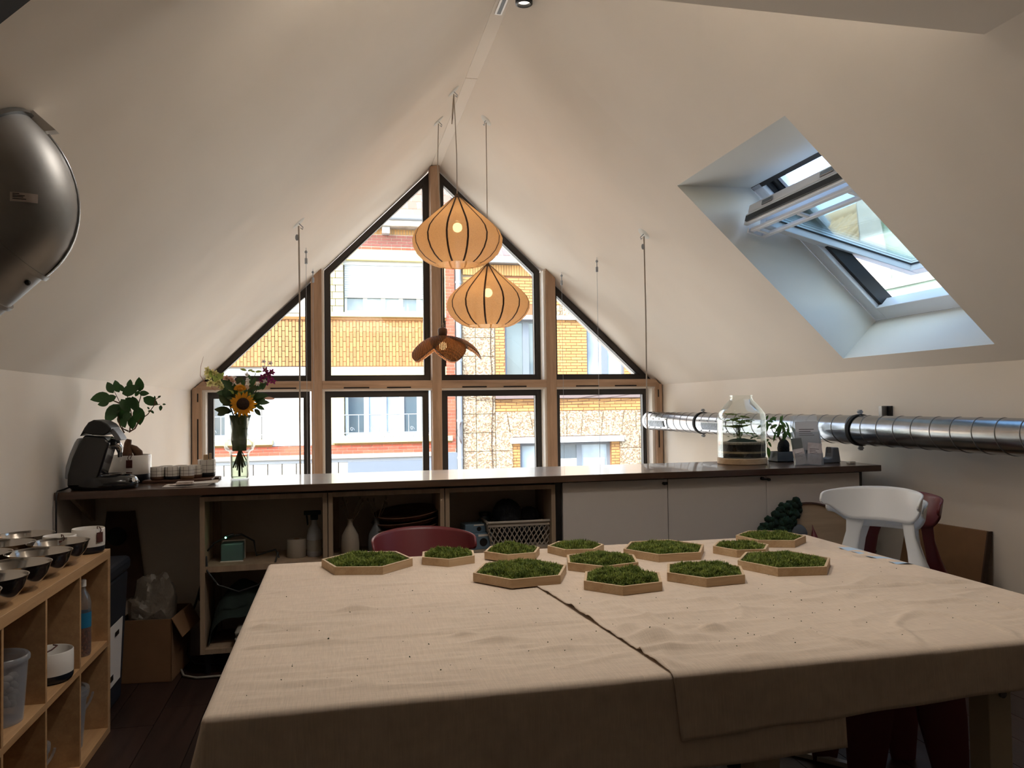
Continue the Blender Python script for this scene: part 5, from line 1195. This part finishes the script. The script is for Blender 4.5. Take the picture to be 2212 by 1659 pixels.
# ================================================================== PENDANT LAMPS, CORDS, CEILING FITTINGS
def hook(root, c, m='plaster_white'):       # flat rose on the slope and a small hook
    n = NL if c[0] < .99 else NR
    q = Vector((0, 0, 1)).rotation_difference(n); Mx = Matrix.Translation(Vector(c)) @ q.to_matrix().to_4x4()
    r = MB().lathe([(0, .004), (.03, .004), (.052, .0015), (.055, 0)], 28); r.v = [tuple(Mx @ Vector(p)) for p in r.v]; part('ceiling_rose', r, m, root, 60)
    h = MB().tube([Mx @ Vector((0, 0, 0)), Mx @ Vector((0, 0, .018)), Vector(c) + n * .03 + Vector((.008, 0, -.006)), Vector(c) + n * .03 + Vector((.004, 0, -.022)), Vector(c) + n * .026 + Vector((-.006, 0, -.014))], .003, 6); part('ceiling_hook', h, 'zinc', root, 60)
def build_lamps():
    def pendant(lab, top, R, H, ceil, slack=False, phase=0.0):
        t = thing('pendant_lamp', lab, 'lamp', top); T = Vector(top)
        prof = [(.016, 0), (.035, -.014), (.075, -.048), (.14, -.105), (.21, -.165), (.27, -.218), (.315, -.270), (.337, -.325), (.333, -.375), (.305, -.430), (.262, -.475), (.215, -.505), (.178, -.520), (.155, -.516)]
        prof = [(r * R / .34, z * H / .52) for r, z in prof]; n = 14
        def sc(a, z): return 1 - .020 * (1 - abs(cos(n * .5 * (a - phase)))) * 0 + .012 * (abs(sin(n * .5 * (a - phase))) - .5)
        part('lamp_shade', MB().lathe(prof, 112, mod=sc), 'shade', t, 180)
        for k in range(n):
            a = phase + 2 * pi * k / n; mb = MB(); d = Vector((cos(a), sin(a), 0)); s = Vector((-sin(a), cos(a), 0)); v = []
            for r, z in prof:
                w = .0045 + .0025 * min(1, r / .2)
                p = d * (r * .995 + .004) + Vector((0, 0, z)); v += [p - s * w, p + s * w]
            mb.add(v, [(2 * i, 2 * i + 2, 2 * i + 3, 2 * i + 1) for i in range(len(prof) - 1)]); part('rib', mb, 'rib', t)
        part('cap', MB().lathe([(0, .02), (.010, .02), (.014, .012), (.02, 0), (.036, -.013), (.036, -.016), (0, -.016)], 20), 'cable_brown', t, 50)
        bz = -.235 * H / .52
        part('socket', MB().cyl((0, 0, bz + .05), (0, 0, bz + .13), .02, 14), 'ceramic', t, 40); part('bulb', MB().ball((0, 0, bz), .036, 16, 12), 'bulb', t, 180)
        C = Vector(ceil) - T
        if slack: part('cord', MB().tube([(0, 0, .015), (0, 0, C.z * .4), (C.x * .5, C.y * .5, C.z * .75), (C.x, C.y, C.z - .02)], .0035, 6).tube([(C.x, C.y, C.z - .02), (C.x - .012, C.y, C.z - .15), (C.x - .016, C.y, C.z - .25), (C.x - .008, C.y, C.z - .20), (C.x + .004, C.y, C.z - .03)], .003, 6), 'cable', t, 60)
        else: part('cord', MB().tube([(0, 0, .015), (C.x * .5, C.y * .5, C.z * .5), (C.x, C.y, C.z - .02)], .0035, 6), 'cable', t, 60)
        hook(t, C)
        l = bpy.data.lights.new('bulb_light', 'POINT'); l.energy = 1.5; l.color = (1.0, .68, .38); l.shadow_soft_size = .04
        o = bpy.data.objects.new('bulb_light', l); COL.objects.link(o); o.parent = t; o.location = (0, 0, bz - .05)
    pendant('onion-shaped beige fabric pendant lamp with brown ribs, upper of the two', (.886, 5.82, 2.921), .340, .515, (.869, 5.822, zl(.869)), True, .297)
    pendant('onion-shaped beige fabric pendant lamp with brown ribs, lower right one', (1.186, 6.20, 2.479), .336, .490, (1.187, 6.202, zr(1.187)), False, .394)
    # petal lamp
    top = Vector((.833, 6.33, 1.915)); t = thing('petal_lamp', 'pendant lamp of woven rattan petals with a dark wooden knob', 'lamp', top)
    part('wooden_knob', MB().lathe([(0, .075), (.018, .075), (.036, .062), (.040, .035), (.034, .008), (.02, 0), (0, 0)], 24), 'walnut', t, 60)
    C = Vector((.817, 6.327, zl(.817))) - top
    part('cord', MB().tube([(0, 0, .075), (.006, 0, C.z * .35), (-.004, 0, C.z * .55), (C.x - .01, 0, C.z * .8), (C.x, C.y, C.z - .02)], .004, 6).tube([(0, 0, .07), (.012, 0, .09), (.006, 0, .11), (-.004, 0, .10), (0, 0, .08)], .003, 6), 'cable', t, 60); hook(t, C)
    def petal(ang, L, W, el, roll, nm='petal'):
        def fn(u, v):       # v along the petal, u across; spoon shaped
            s = v; w = W * max(0, sin(pi * (.10 + .885 * s) ** .95)) ** .62; x = (u - .5) * w
            q = 1.42; r = .02 + L * sin(q * s) / sin(q); z = .004 - el * (1 - cos(q * s)) / (1 - cos(q))
            bow = -.55 * x * x / max(W, .01)
            return (r * cos(ang) - x * sin(ang) + bow * .3 * cos(ang), r * sin(ang) + x * cos(ang) + bow * .3 * sin(ang), z + bow)
        p = part(nm, MB().grid(16, 16, fn), 'rattan', t, 180); s = p.modifiers.new('thick', 'SOLIDIFY'); s.thickness = .004
        part('edge_binding', MB().tube([fn(0, i / 16) for i in range(17)] + [fn(1, 1 - i / 16) for i in range(17)], .0035, 5), 'walnut', p, 60)
    for ang, L, el in ((-78, .225, .215), (-150, .24, .205), (-6, .285, .185), (64, .235, .20), (137, .235, .20)): petal(radians(ang), L, .275, el, 0)
    part('bulb', MB().ball((0, 0, -.075), .034, 16, 12), 'bulb', t, 180); part('socket', MB().cyl((0, 0, -.045), (0, 0, 0), .018, 14), 'ceramic', t, 40)
    l = bpy.data.lights.new('bulb_light', 'POINT'); l.energy = 5.0; l.color = (1.0, .68, .38); l.shadow_soft_size = .035
    o = bpy.data.objects.new('bulb_light', l); COL.objects.link(o); o.parent = t; o.location = (0, 0, -.125)
    # cords that carry lamps on the floor below
    for (x, y, z), m, lab in (((-.25, 5.538, zl(-.25)), 'cable', 'grey cord hanging from the left slope down past the counter'), ((2.266, 5.563, zr(2.266)), 'cable', 'grey cord hanging from the right slope down past the counter')):
        t = thing('lamp_cable', lab, 'cord', (x, y, z), 0, 'cords hanging into the space below')
        part('cord', MB().tube([(0, 0, -.02), (.004, 0, -.6), (0, 0, -1.3), (.003, 0, -2.6)], .0055, 8), m, t, 60); hook(t, (0, 0, 0)) if x < .99 else hook2(t)
        part('cord_grip', MB().ball((-.012, -.004, -.10), (.012, .008, .022), 10, 8), 'zinc', t, 60)
        part('lamp_socket', MB().cyl((.003, 0, -2.7), (.003, 0, -2.6), .022, 14), 'black', t, 40)
    for (x, y), lab in (((-.236, 6.458), 'thin steel wire with a small gripper hanging from the left slope, nearer one'), ((-.215, 7.549), 'thin steel wire with a small gripper hanging from the left slope, close to the window'), ((2.249, 6.62), 'thin steel wire with a small gripper hanging from the right slope, nearer one'), ((2.213, 7.618), 'thin steel wire with a small gripper hanging from the right slope, close to the window')):
        z = zl(x) if x < .99 else zr(x); t = thing('suspension_wire', lab, 'wire', (x, y, z), 0, 'suspension wires')
        part('wire', MB().cyl((0, 0, -3.0), (0, 0, 0), .0016, 6), 'zinc', t, 60); part('gripper', MB().cyl((0, 0, -.13), (0, 0, -.085), .011, 12), 'zinc', t, 50)
        part('eye', MB().ball((0, 0, -.035), .012, 10, 8).cyl((0, 0, -.09), (0, 0, -.02), .004, 8), 'zinc', t, 60)
    # fittings on the ridge
    t = thing('linear_spot', 'narrow white slot light recessed in the ridge strip', 'lamp', (.992, 0, RZ - .009)); part('frame', MB().box(-.024, .024, 3.9, 4.74, -.012, 0), 'ceramic', t, bevel=.002); part('slot', MB().box(-.011, .011, 3.92, 4.725, -.0135, -.0105), 'black', t)
    for cx, cy, lab, pw in ((1.075, 4.40, 'round dark-rimmed spotlight on the right slope next to the ridge', 3), (.52, 2.62, 'added unseen round dark-rimmed fill spotlight on the left slope above the table', 40), (1.42, 2.60, 'added unseen round dark-rimmed fill spotlight on the right slope above the table', 22)):  # both spots above the table are added out of view to brighten it
        nn = NR if cx > .99 else NL; c = Vector((cx, cy, zr(cx) if cx > .99 else zl(cx))); t = thing('ceiling_spot', lab, 'lamp', c)
        for nm, pr, m, dz in (('rim', [(.044, -.02), (.050, -.016), (.050, .045), (.040, .050), (.036, .03), (.036, -.02)], 'black', 0), ('lens', [(0, .034), (.036, .030)], 'spot_lens', 0)):
            part(nm, MB().lathe([(r, -z - .03) for r, z in pr], 28), m, t, 50)
        part('collar', MB().cyl((0, 0, 0), nn * .02, .03, 20), 'ceramic', t, 50)
        l = bpy.data.lights.new('spot_light', 'SPOT'); l.energy = pw; l.color = (1.0, .94, .86); l.spot_size = radians(134); l.spot_blend = .9; l.shadow_soft_size = .10
        o = bpy.data.objects.new('spot_light', l); COL.objects.link(o); o.parent = t; o.location = (0, 0, -.10); o.rotation_euler = (radians(-16), 0, 0)
def hook2(root):
    q = Vector((0, 0, 1)).rotation_difference(NR).to_matrix().to_4x4(); r = MB().lathe([(0, .004), (.03, .004), (.052, .0015), (.055, 0)], 28); r.v = [tuple(q @ Vector(p)) for p in r.v]; part('ceiling_rose', r, 'plaster_white', root, 60)
    part('ceiling_hook', MB().tube([(0, 0, 0), NR * .02, NR * .03 + Vector((-.008, 0, -.006)), NR * .03 + Vector((-.004, 0, -.022)), NR * .026 + Vector((.006, 0, -.014))], .003, 6), 'zinc', root, 60)
_h = hook
def hook(root, c, m='plaster_white'):
    # c is local to the root: choose the slope by the world position
    wx = root.location.x + c[0]
    n = NL if wx < .99 else NR; q = Vector((0, 0, 1)).rotation_difference(n); Mx = Matrix.Translation(Vector(c)) @ q.to_matrix().to_4x4()
    r = MB().lathe([(0, .004), (.03, .004), (.052, .0015), (.055, 0)], 28); r.v = [tuple(Mx @ Vector(p)) for p in r.v]; part('ceiling_rose', r, m, root, 60)
    part('ceiling_hook', MB().tube([Mx @ Vector((0, 0, 0)), Mx @ Vector((0, 0, .018)), Vector(c) + n * .03 + Vector((.008, 0, -.006)), Vector(c) + n * .03 + Vector((.004, 0, -.022)), Vector(c) + n * .026 + Vector((-.006, 0, -.014))], .003, 6), 'zinc', root, 60)
build_lamps()

# ================================================================== DUCTS
def build_ducts():
    X, Z, r = 3.215, 1.170, .092
    t = thing('air_duct', 'long galvanised spiral air duct running along the right wall', 'duct', (0, 0, 0))
    part('pipe', MB().lathe([(r, 0), (r, 6.9)], 40), 'galv', t, 60, loc=(X, .9, Z), rot=(radians(-90), 0, 0))
    part('end_cap', MB().lathe([(r + .003, -.07), (r + .003, 0), (r - .006, .004), (r - .03, .0), (0, .0)], 40), 'galv', t, 40, loc=(X, 7.80, Z), rot=(radians(-90), 0, 0))
    part('end_cap', MB().lathe([(0, 0), (r, 0)], 40), 'galv', t, loc=(X, .9, Z), rot=(radians(-90), 0, 0))
    sm = MB(); n = 40; pts = []
    for k in range(n + 1): a = 2 * pi * k / n; pts.append(((r + .0005) * cos(a), (r + .0005) * sin(a), .145 * k / n))
    sm.tube(pts, .0026, 5, cap=False); me = sm.mesh('spiral_seam', 'galv_dark', 60); y = 1.0
    while y < 7.55: part('spiral_seam', me, None, t, loc=(X, y, Z), rot=(radians(-90), 0, 0)); y += .145
    for y in (6.56, 4.37, 2.2):
        cl = part('clamp', MB().lathe([(r + .002, 0), (r + .008, .0), (r + .008, .03), (r + .002, .03)], 40), 'black_rubber', t, 40, loc=(X, y, Z), rot=(radians(-90), 0, 0))
        for s in (-1, 1): part('clamp_bolt', MB().box(-.010, .010, s * (r + .02) - .015, s * (r + .02) + .015, .006, .024).cyl((-.02, s * (r + .022), .015), (.02, s * (r + .022), .015), .005, 8), 'zinc', cl)
        part('clamp_rod', MB().cyl((0, 0, .015), (XR - X, 0, .015), .006, 8), 'zinc', cl)
    for y in (7.18, 5.98):
        ang = radians(192)
        def sh(u, v, k=r + .004): a = ang - radians(34) + radians(68) * v; return (X + k * cos(a), y + .50 * u, Z + k * sin(a))
        g = part('vent_plate', MB().grid(8, 10, lambda u, v: sh(u, v)), 'galv', t, 60)
        def sh2(u, v, k): a = ang - radians(17) + radians(36) * v; return (X + k * cos(a), y + .06 + .38 * u, Z + k * sin(a))
        part('vent_opening', MB().grid(6, 6, lambda u, v: sh2(u, v, r + .006)), 'black', g, 60)
        sl = MB()
        for k in range(26):
            u = (k + .5) / 26; sl.tube([sh2(u, q / 5, r + .009) for q in range(6)], .0032, 5)
        part('vent_slats', sl, 'galv', g, 60)
        rv = MB()
        for u in (.04, .35, .65, .96):
            for v in (.1, .9): rv.ball(sh(u, v, r + .005), .006, 8, 5)
        part('rivets', rv, 'zinc', g, 60)
    t = thing('wall_bracket', 'small dark metal bracket on the right wall above the duct', 'bracket', (XR, 4.38, 1.19)); part('plate', B(-.012, 0, -.05, .05, 0, .13), 'black', t, bevel=.002); part('lug', B(-.05, -.012, -.012, .02, 0, .13), 'galv_dark', t, bevel=.002)
    # elbow on the left slope
    Y = 2.2; O = Vector((XL, Y, ZL)); rr = .118; s0, n0, br, bs = .585, .040, .158, .118
    def A(s, n): return O + UL * s + NL * n
    t = thing('duct_elbow', 'large dark galvanised duct elbow entering the left slope', 'duct', (0, 0, 0))
    part('pipe', MB().tube([A(-.30, n0 + br), A(.50, n0 + br), A(.56, n0 + br)], rr, 44), 'galv_dark', t, 40)
    arc = [A(s0 + bs * sin(q), n0 + br * cos(q)) for q in [pi / 2 * i / 12 for i in range(13)]]
    part('elbow', MB().tube([A(.555, n0 + br)] + arc + [A(s0 + bs, -.02)], rr + .004, 44), 'galv_dark', t, 50)
    part('pressed_seam', MB().tube([A(.56, n0 + br + rr + .004)] + [A(s0 + (bs + rr + .005) * sin(q), n0 + (br + rr + .005) * cos(q)) for q in [pi / 2 * i / 16 for i in range(16)]], .004, 6), 'galv', t, 60)
    for s, w, k in ((.555, .012, .009), (.44, .010, .006)):
        a = MB().tube([A(s, n0 + br), A(s + w, n0 + br)], rr + k, 44); part('collar', a, 'galv_dark', t, 40)
    part('screw', MB().ball(A(.53, n0 + br + rr) + Vector((0, -.03, 0)), .007, 8, 6), 'black', t)
    part('ceiling_strap', MB().prism([A(s0 + bs + rr + .002, .0), A(s0 + bs + rr + .022, .0), A(s0 + bs + rr + .026, .07), A(s0 + bs + rr + .004, .055)], (0, .03, 0)), 'ceramic', t)
    part('wall_collar', MB().tube([A(s0 + bs, .0), A(s0 + bs, .012)], rr + .014, 44), 'galv', t, 40)
    qa = .80; c0 = A(s0 + bs * sin(qa), n0 + br * cos(qa)); pd = (UL * br * sin(qa) + NL * bs * cos(qa)).normalized()
    def st(u, v, k=.010):
        q = Vector((.012 + .055 * u, 0, -.036 + .022 * v)); d = q.dot(pd); return c0 + q + Vector((0, -sqrt(max(1e-6, (rr + k) ** 2 - d * d)), 0))
    l = part('sticker', MB().grid(8, 4, st), 'paper_pink', t, 60)
    tx = MB()
    for v, u0, u1 in ((.80, .1, .35), (.62, .1, .55), (.46, .1, .5), (.25, .1, .6)): tx.add([st(u0, v, .0108), st(u1, v, .0108), st(u1, v + .09, .0108), st(u0, v + .09, .0108)], [(0, 1, 2, 3)])
    part('print', tx, 'black', l)
build_ducts()

# ================================================================== CHAIRS
def chair(lab, m, loc, rz, group=None, sc=1.0):
    t = thing('shell_chair', lab, 'chair', loc, rz, group); t.scale = (sc, sc, sc)
    def back(u, v):
        p = -1 + 2 * u; a = p * radians(92); w = abs(p); e = max(0, min(1, (w - .40) / .50)); e = e * e * (3 - 2 * e); q = max(0, (w - .86) / .14)
        zt = .835 - .026 * w ** 2 - .030 * (1 - sqrt(max(0, 1 - q * q))); zb = .672 + .078 * e + .018 * (1 - sqrt(max(0, 1 - q * q)))
        z = zb + (zt - zb) * v; k = 1 + .10 * (z - .67) / .16; dy = .30 * (z - .67)
        return (.215 * sin(a) * k, .185 * cos(a) * k + dy * cos(a) - .01, z)
    b = part('backrest', MB().grid(40, 10, back), m, t, 180); s = b.modifiers.new('thick', 'SOLIDIFY'); s.thickness = .010; s.offset = 0
    seat = MB().grid(20, 20, lambda u, v: ((u - .5) * .42 * (1 - .10 * (v - .5)) * (1 - .10 * (2 * v - 1) ** 4), -.215 + .40 * v, .452 - .022 * sin(pi * u) * sin(pi * min(1, v * 1.05)) - .03 * max(0, .12 - v) / .12))
    b = part('seat', seat, m, t, 180); s = b.modifiers.new('thick', 'SOLIDIFY'); s.thickness = .016; s.offset = -1
    for sx in (-1, 1):
        # rear leg: rises past the seat and carries the back shell
        part('rear_leg', MB().loft([((sx * .116, .170, .725), (.050, -.040 * sx, 0), (.002, .003, 0)), ((sx * .126, .152, .672), (.036, -.026 * sx, 0), (.004, .006, 0)), ((sx * .136, .146, .61), (.029, -.014 * sx, 0), (.005, .010, 0)), ((sx * .155, .146, .53), (.034, -.012 * sx, 0), (.006, .014, 0)), ((sx * .175, .155, .44), (.050, -.012 * sx, 0), (.006, .022, 0)), ((sx * .195, .185, .25), (.036, -.01 * sx, 0), (.006, .020, 0)), ((sx * .212, .225, .0), (.022, -.006 * sx, 0), (.004, .014, 0))]), m, t, 60)
        part('front_leg', MB().loft([((sx * .175, -.165, .445), (.050, .02 * sx, 0), (-.010, .026, 0)), ((sx * .192, -.19, .34), (.052, .018 * sx, 0), (-.008, .024, 0)), ((sx * .212, -.222, .0), (.024, .01 * sx, 0), (-.004, .014, 0))]), m, t, 60)
    part('seat_rail', MB().loft([((-.17, .155, .445), (0, 0, .018), (0, .010, 0)), ((0, .165, .455), (0, 0, .018), (0, .010, 0)), ((.17, .155, .445), (0, 0, .018), (0, .010, 0))]), m, t, 60)
    return t
def build_chairs():
    chair('dark red plastic shell chair behind the table, its rounded back showing over the moss frames', 'red_plastic', (.365, 3.42, -.0), radians(6), sc=.965)
    rz = radians(-58)
    chair('dark red plastic shell chair at the bottom of the stack by the right wall', 'red_plastic', (2.70, 3.49, 0), rz, sc=1.055)
    chair('white plastic shell chair in the middle of the stack, behind the topmost one', 'white_plastic', (2.575, 3.425, .040), rz)
    chair('white plastic shell chair topmost on the stack by the right wall', 'white_plastic', (2.505, 3.37, .085), rz)
    t = thing('low_stool', 'dark red plastic stool under the right end of the table, only its broad legs showing', 'stool', (1.90, 2.50, 0), radians(-12))
    part('seat', MB().loft([((0, 0, .415), (.19, 0, 0), (0, .17, 0)), ((0, 0, .44), (.20, 0, 0), (0, .18, 0)), ((0, 0, .452), (.185, 0, 0), (0, .165, 0))], 32, 3.5), 'red_plastic', t, 50)
    for sx in (-1, 1):
        for sy in (-1, 1): part('leg', MB().loft([((sx * .115, sy * .15, .42), (.085, 0, 0), (0, .014, 0)), ((sx * .125, sy * .155, .28), (.085, 0, 0), (0, .014, 0)), ((sx * .14, sy * .165, .14), (.066, 0, 0), (0, .013, 0)), ((sx * .15, sy * .17, .0), (.045, 0, 0), (0, .012, 0))], 14, 4), 'red_plastic', t, 50)
    t = thing('cardboard_sheet', 'brown cardboard sheet leaning against the right wall behind the stacked chairs', 'cardboard', (0, 0, 0))
    part('sheet', MB().hexa([(3.20, 3.52, 0), (3.22, 3.52, 0), (3.20, 4.15, 0), (3.22, 4.15, 0), (3.385, 3.585, .648), (3.405, 3.585, .648), (3.385, 4.20, .63), (3.405, 4.20, .63)]), 'cardboard', t, bevel=.002)
    part('edge', MB().hexa([(3.195, 3.510, 0), (3.222, 3.510, 0), (3.195, 3.520, 0), (3.222, 3.520, 0), (3.380, 3.575, .649), (3.407, 3.575, .649), (3.380, 3.585, .649), (3.407, 3.585, .649)]), 'rib', t)
    # round moss picture leaning on the cupboard
    R = .385; t = thing('moss_picture', 'round wooden wall picture with dark moss, leaning on the white cupboard', 'picture', (2.735, 4.085, .0), 0, rot=(radians(-14), 0, 0))
    part('board', MB().lathe([(0, 0), (R - .008, 0), (R - .008, .012), (0, .012)], 72), 'disc_wood', t, 40, loc=(0, 0, R), rot=(radians(90), 0, 0))
    part('rim', MB().lathe([(R - .009, -.002), (R, -.002), (R, .022), (R - .009, .022), (R - .009, -.002)], 72), 'disc_rim', t, 40, loc=(0, 0, R), rot=(radians(90), 0, 0))
    rnd = random.Random(4)
    def mosspatch(a0, a1, r0, r1, dens, nm):
        mb = MB()
        for k in range(dens):
            u = rnd.random(); a = radians(a0 + (a1 - a0) * u); e = sin(pi * min(.97, max(.05, u))) ** .5; r = R * (r1 - (r1 - r0) * e * rnd.random())
            s = rnd.uniform(.010, .026); mb.ball((r * cos(a), -.018 - rnd.uniform(0, .025), R + r * sin(a)), (s, s * .8, s), 7, 5, .25)
        part(nm, mb, 'moss_dark', t, 180, stuff=True)
    mosspatch(99, 165, .66, 1.04, 420, 'moss'); mosspatch(-12, 14, .84, 1.02, 90, 'moss')
    part('grey_stone', MB().ball((-.085, -.03, R + .205), (.055, .02, .052), 18, 12), 'grey_pot', t, 180)
    part('red_cone', MB().lathe([(.026, 0), (.016, .04), (.006, .07), (.001, .10)], 16), 'red_plastic', t, 60, loc=(.012, -.03, R + .15))
    # bars lying on the floor under the table
    single('black_bar', MB().beam((1.42, 2.75, .012), (1.86, 2.40, .012), .045, .022), 'black', 'flat black bar lying on the floor under the table', 'bar')
    single('white_bar', MB().beam((1.62, 2.86, .010), (2.02, 2.42, .010), .026, .018), 'ceramic', 'thin white bar lying on the floor under the table beside the black one', 'bar')
build_chairs()

# ================================================================== OAK SHELF ON THE LEFT WITH BOWLS
def build_left_shelf():
    x0, x1, y0, y1, H = -1.345, -.947, 2.19, 3.662, .77
    t = thing('cube_shelf', 'low light-oak cube shelf against the left wall', 'shelf', (0, 0, 0))
    part('top_panel', B(x0, x1, y0, y1, H - .038, H), 'oak_veneer', t, bevel=.0012); part('bottom_panel', B(x0, x1, y0, y1, 0, .030), 'oak_veneer', t, bevel=.0012)
    for a, b in ((y1 - .036, y1), (y0, y0 + .036)): part('end_panel', B(x0, x1, a, b, .030, H - .038), 'oak_veneer', t, bevel=.0012)
    part('shelf', B(x0, x1 - .002, y0 + .036, y1 - .036, .368, .392), 'oak_veneer', t, bevel=.001)
    ds = (2.562, 2.914, 3.270)
    for y in ds:
        for a, b in ((.030, .368), (.392, H - .038)): part('divider', B(x0, x1 - .002, y - .008, y + .008, a, b), 'oak_veneer', t, bevel=.001)
    pr = [(0, .002), (.038, .002), (.044, .004), (.075, .026), (.094, .054), (.102, .080), (.104, .090), (.107, .091), (.106, .089), (.1005, .078), (.092, .053), (.073, .026), (.042, .006), (0, .005)]
    bm = MB().lathe(pr, 56); me = bm.mesh('bowl', 'steel', 60)
    L = [(-1.236, 3.555, 'steel bowl at the far end of the wall-side row on the oak shelf'), (-1.236, 3.340, 'second steel bowl of the wall-side row, counted from the far end'), (-1.238, 3.126, 'third steel bowl of the wall-side row, counted from the far end'), (-1.236, 2.912, 'fourth steel bowl of the wall-side row, counted from the far end'),
         (-1.040, 3.318, 'steel bowl at the far end of the front row, beside the white pots'), (-1.036, 3.104, 'second steel bowl of the front row, counted from the far end'), (-1.034, 2.888, 'third steel bowl of the front row, counted from the far end'), (-1.030, 2.674, 'fourth steel bowl of the front row, counted from the far end'), (-1.026, 2.460, 'nearest steel bowl of the front row, at the picture edge'), (-1.234, 2.690, 'nearest steel bowl of the wall-side row')]
    first = None
    for x, y, lab in L:
        b = bpy.data.objects.new('steel_bowl', me); COL.objects.link(b); b.location = (x, y, H + .0005); tag(b, lab, 'bowl', 'steel mixing bowls on the oak shelf')
    def pot(lab, x, y, z, r, h, tagang, loop=False):
        t = thing('white_pot', lab, 'pot', (x, y, z), 0, 'white pots with dark bases')
        part('pot', MB().lathe([(r, h * .28), (r * 1.01, h * .5), (r, h * .97), (r * .97, h), (r * .93, h * .97), (r * .92, h * .3), (0, h * .3)], 36), 'ceramic', t, 50)
        part('pot_base', MB().lathe([(0, 0), (r * .85, 0), (r * .95, h * .05), (r, h * .15), (r, h * .285)], 36), 'navy', t, 50)
        a = radians(tagang); R = Matrix.Rotation(a, 4, 'Z')
        tg = MB().box(r + .002, r + .005, -.014, .014, h * .45, h * .86); tg.v = [tuple(R @ Vector(p)) for p in tg.v]; tp = part('leather_tag', tg, 'leather', t, bevel=.001)
        st = MB().tube([(r + .004, 0, h * .8), (r + .006, .004, h * .95), (r + .002, 0, h * 1.08), (r * .9, -.004, h * 1.1), (r * .88, -.002, h * .9)], .002, 6)
        if loop: st.tube([(r * .9, 0, h), (r * .6, .03, h * 1.12), (r * .1, .03, h * 1.16), (-r * .3, 0, h * 1.1)], .0025, 6)
        st.v = [tuple(R @ Vector(p)) for p in st.v]; part('tag_string', st, 'leather', t, 60)
    pot('white pot with dark blue base at the far front corner of the oak shelf', -1.012, 3.588, H + .0005, .062, .100, -35); pot('white pot with leather tag half hidden behind a steel bowl', -1.085, 3.475, H + .0005, .060, .092, -62)
    pot('white pot with black base standing alone in the upper compartment of the oak shelf', -1.015, 3.150, .3925, .076, .108, -100, True)
    # bottle of seeds
    t = thing('plastic_bottle', 'clear plastic bottle with a blue label, half filled with orange seeds', 'bottle', (-.992, 3.435, .3925)); r = .033
    part('bottle', MB().lathe([(0, .001), (r * .9, .001), (r, .012), (r, .16), (r * .97, .17), (r, .18), (r, .205), (r * .85, .230), (r * .5, .252), (.013, .262), (.013, .278)], 28), 'acrylic', t, 60)
    part('label', MB().lathe([(r + .0006, .112), (r + .0006, .170)], 28), 'label_blue', t, 60); part('seeds', MB().lathe([(0, .004), (r * .88, .004), (r * .95, .012), (r * .95, .11), (0, .112)], 24), 'seeds', t, 50)
    part('cap', MB().lathe([(0, .296), (.014, .296), (.0155, .292), (.0155, .270), (0, .27)], 20), 'ceramic', t, 40)
    # buckets
    def bucket(lab, x, y, z, r, h, lid, stones=False, handle=1):
        t = thing('plastic_bucket', lab, 'bucket', (x, y, z)); rb = r * .84
        part('body', MB().lathe([(0, .001), (rb, .001), (rb + (r - rb) * .9, h * .9), (r * 1.06, h * .92), (r * 1.06, h * .97), (r * 1.0, h), (r * .97, h * .98), (rb * .97, .006), (0, .006)], 36), 'bucket', t, 50)
        if lid: part('lid', MB().lathe([(0, h * 1.03), (r * .9, h * 1.03), (r * .93, h * 1.07), (r * 1.08, h * 1.06), (r * 1.09, h * .98), (r * 1.07, h * .98)], 36), 'bucket', t, 50)
        part('handle', MB().tube([(r * 1.08 * cos(q), -.0 + r * 1.08 * sin(q) * .25 * 0 - .0, h * .92 - r * .95 * sin(q)) for q in [pi * i / 16 for i in range(17)]], .005, 6), 'bucket', t, 60, rot=(radians(14), 0, radians(62 * handle)), loc=(.012, -.006, 0))
        if stones:
            rnd = random.Random(6)
            for k in range(44):
                a = rnd.uniform(0, 6.28); q = (rb - .02) * (rnd.random() ** .4); s = rnd.uniform(.012, .018)
                part('pebble', MB().ball((q * cos(a), q * sin(a), .02 + .125 * rnd.random()), (s, s * .85, s * .75), 8, 6, .05), 'stone_white', t, 60)
    bucket('translucent bucket of pale stones in the upper compartment of the oak shelf', -1.040, 2.765, .3925, .085, .205, False, True, -1)
    bucket('translucent lidded bucket in the lowest far compartment of the oak shelf', -1.075, 3.440, .031, .098, .215, True, False, 1)
    bucket('small translucent lidded bucket in the lower middle compartment', -1.06, 3.055, .031, .070, .155, True, False, 1)
build_left_shelf()
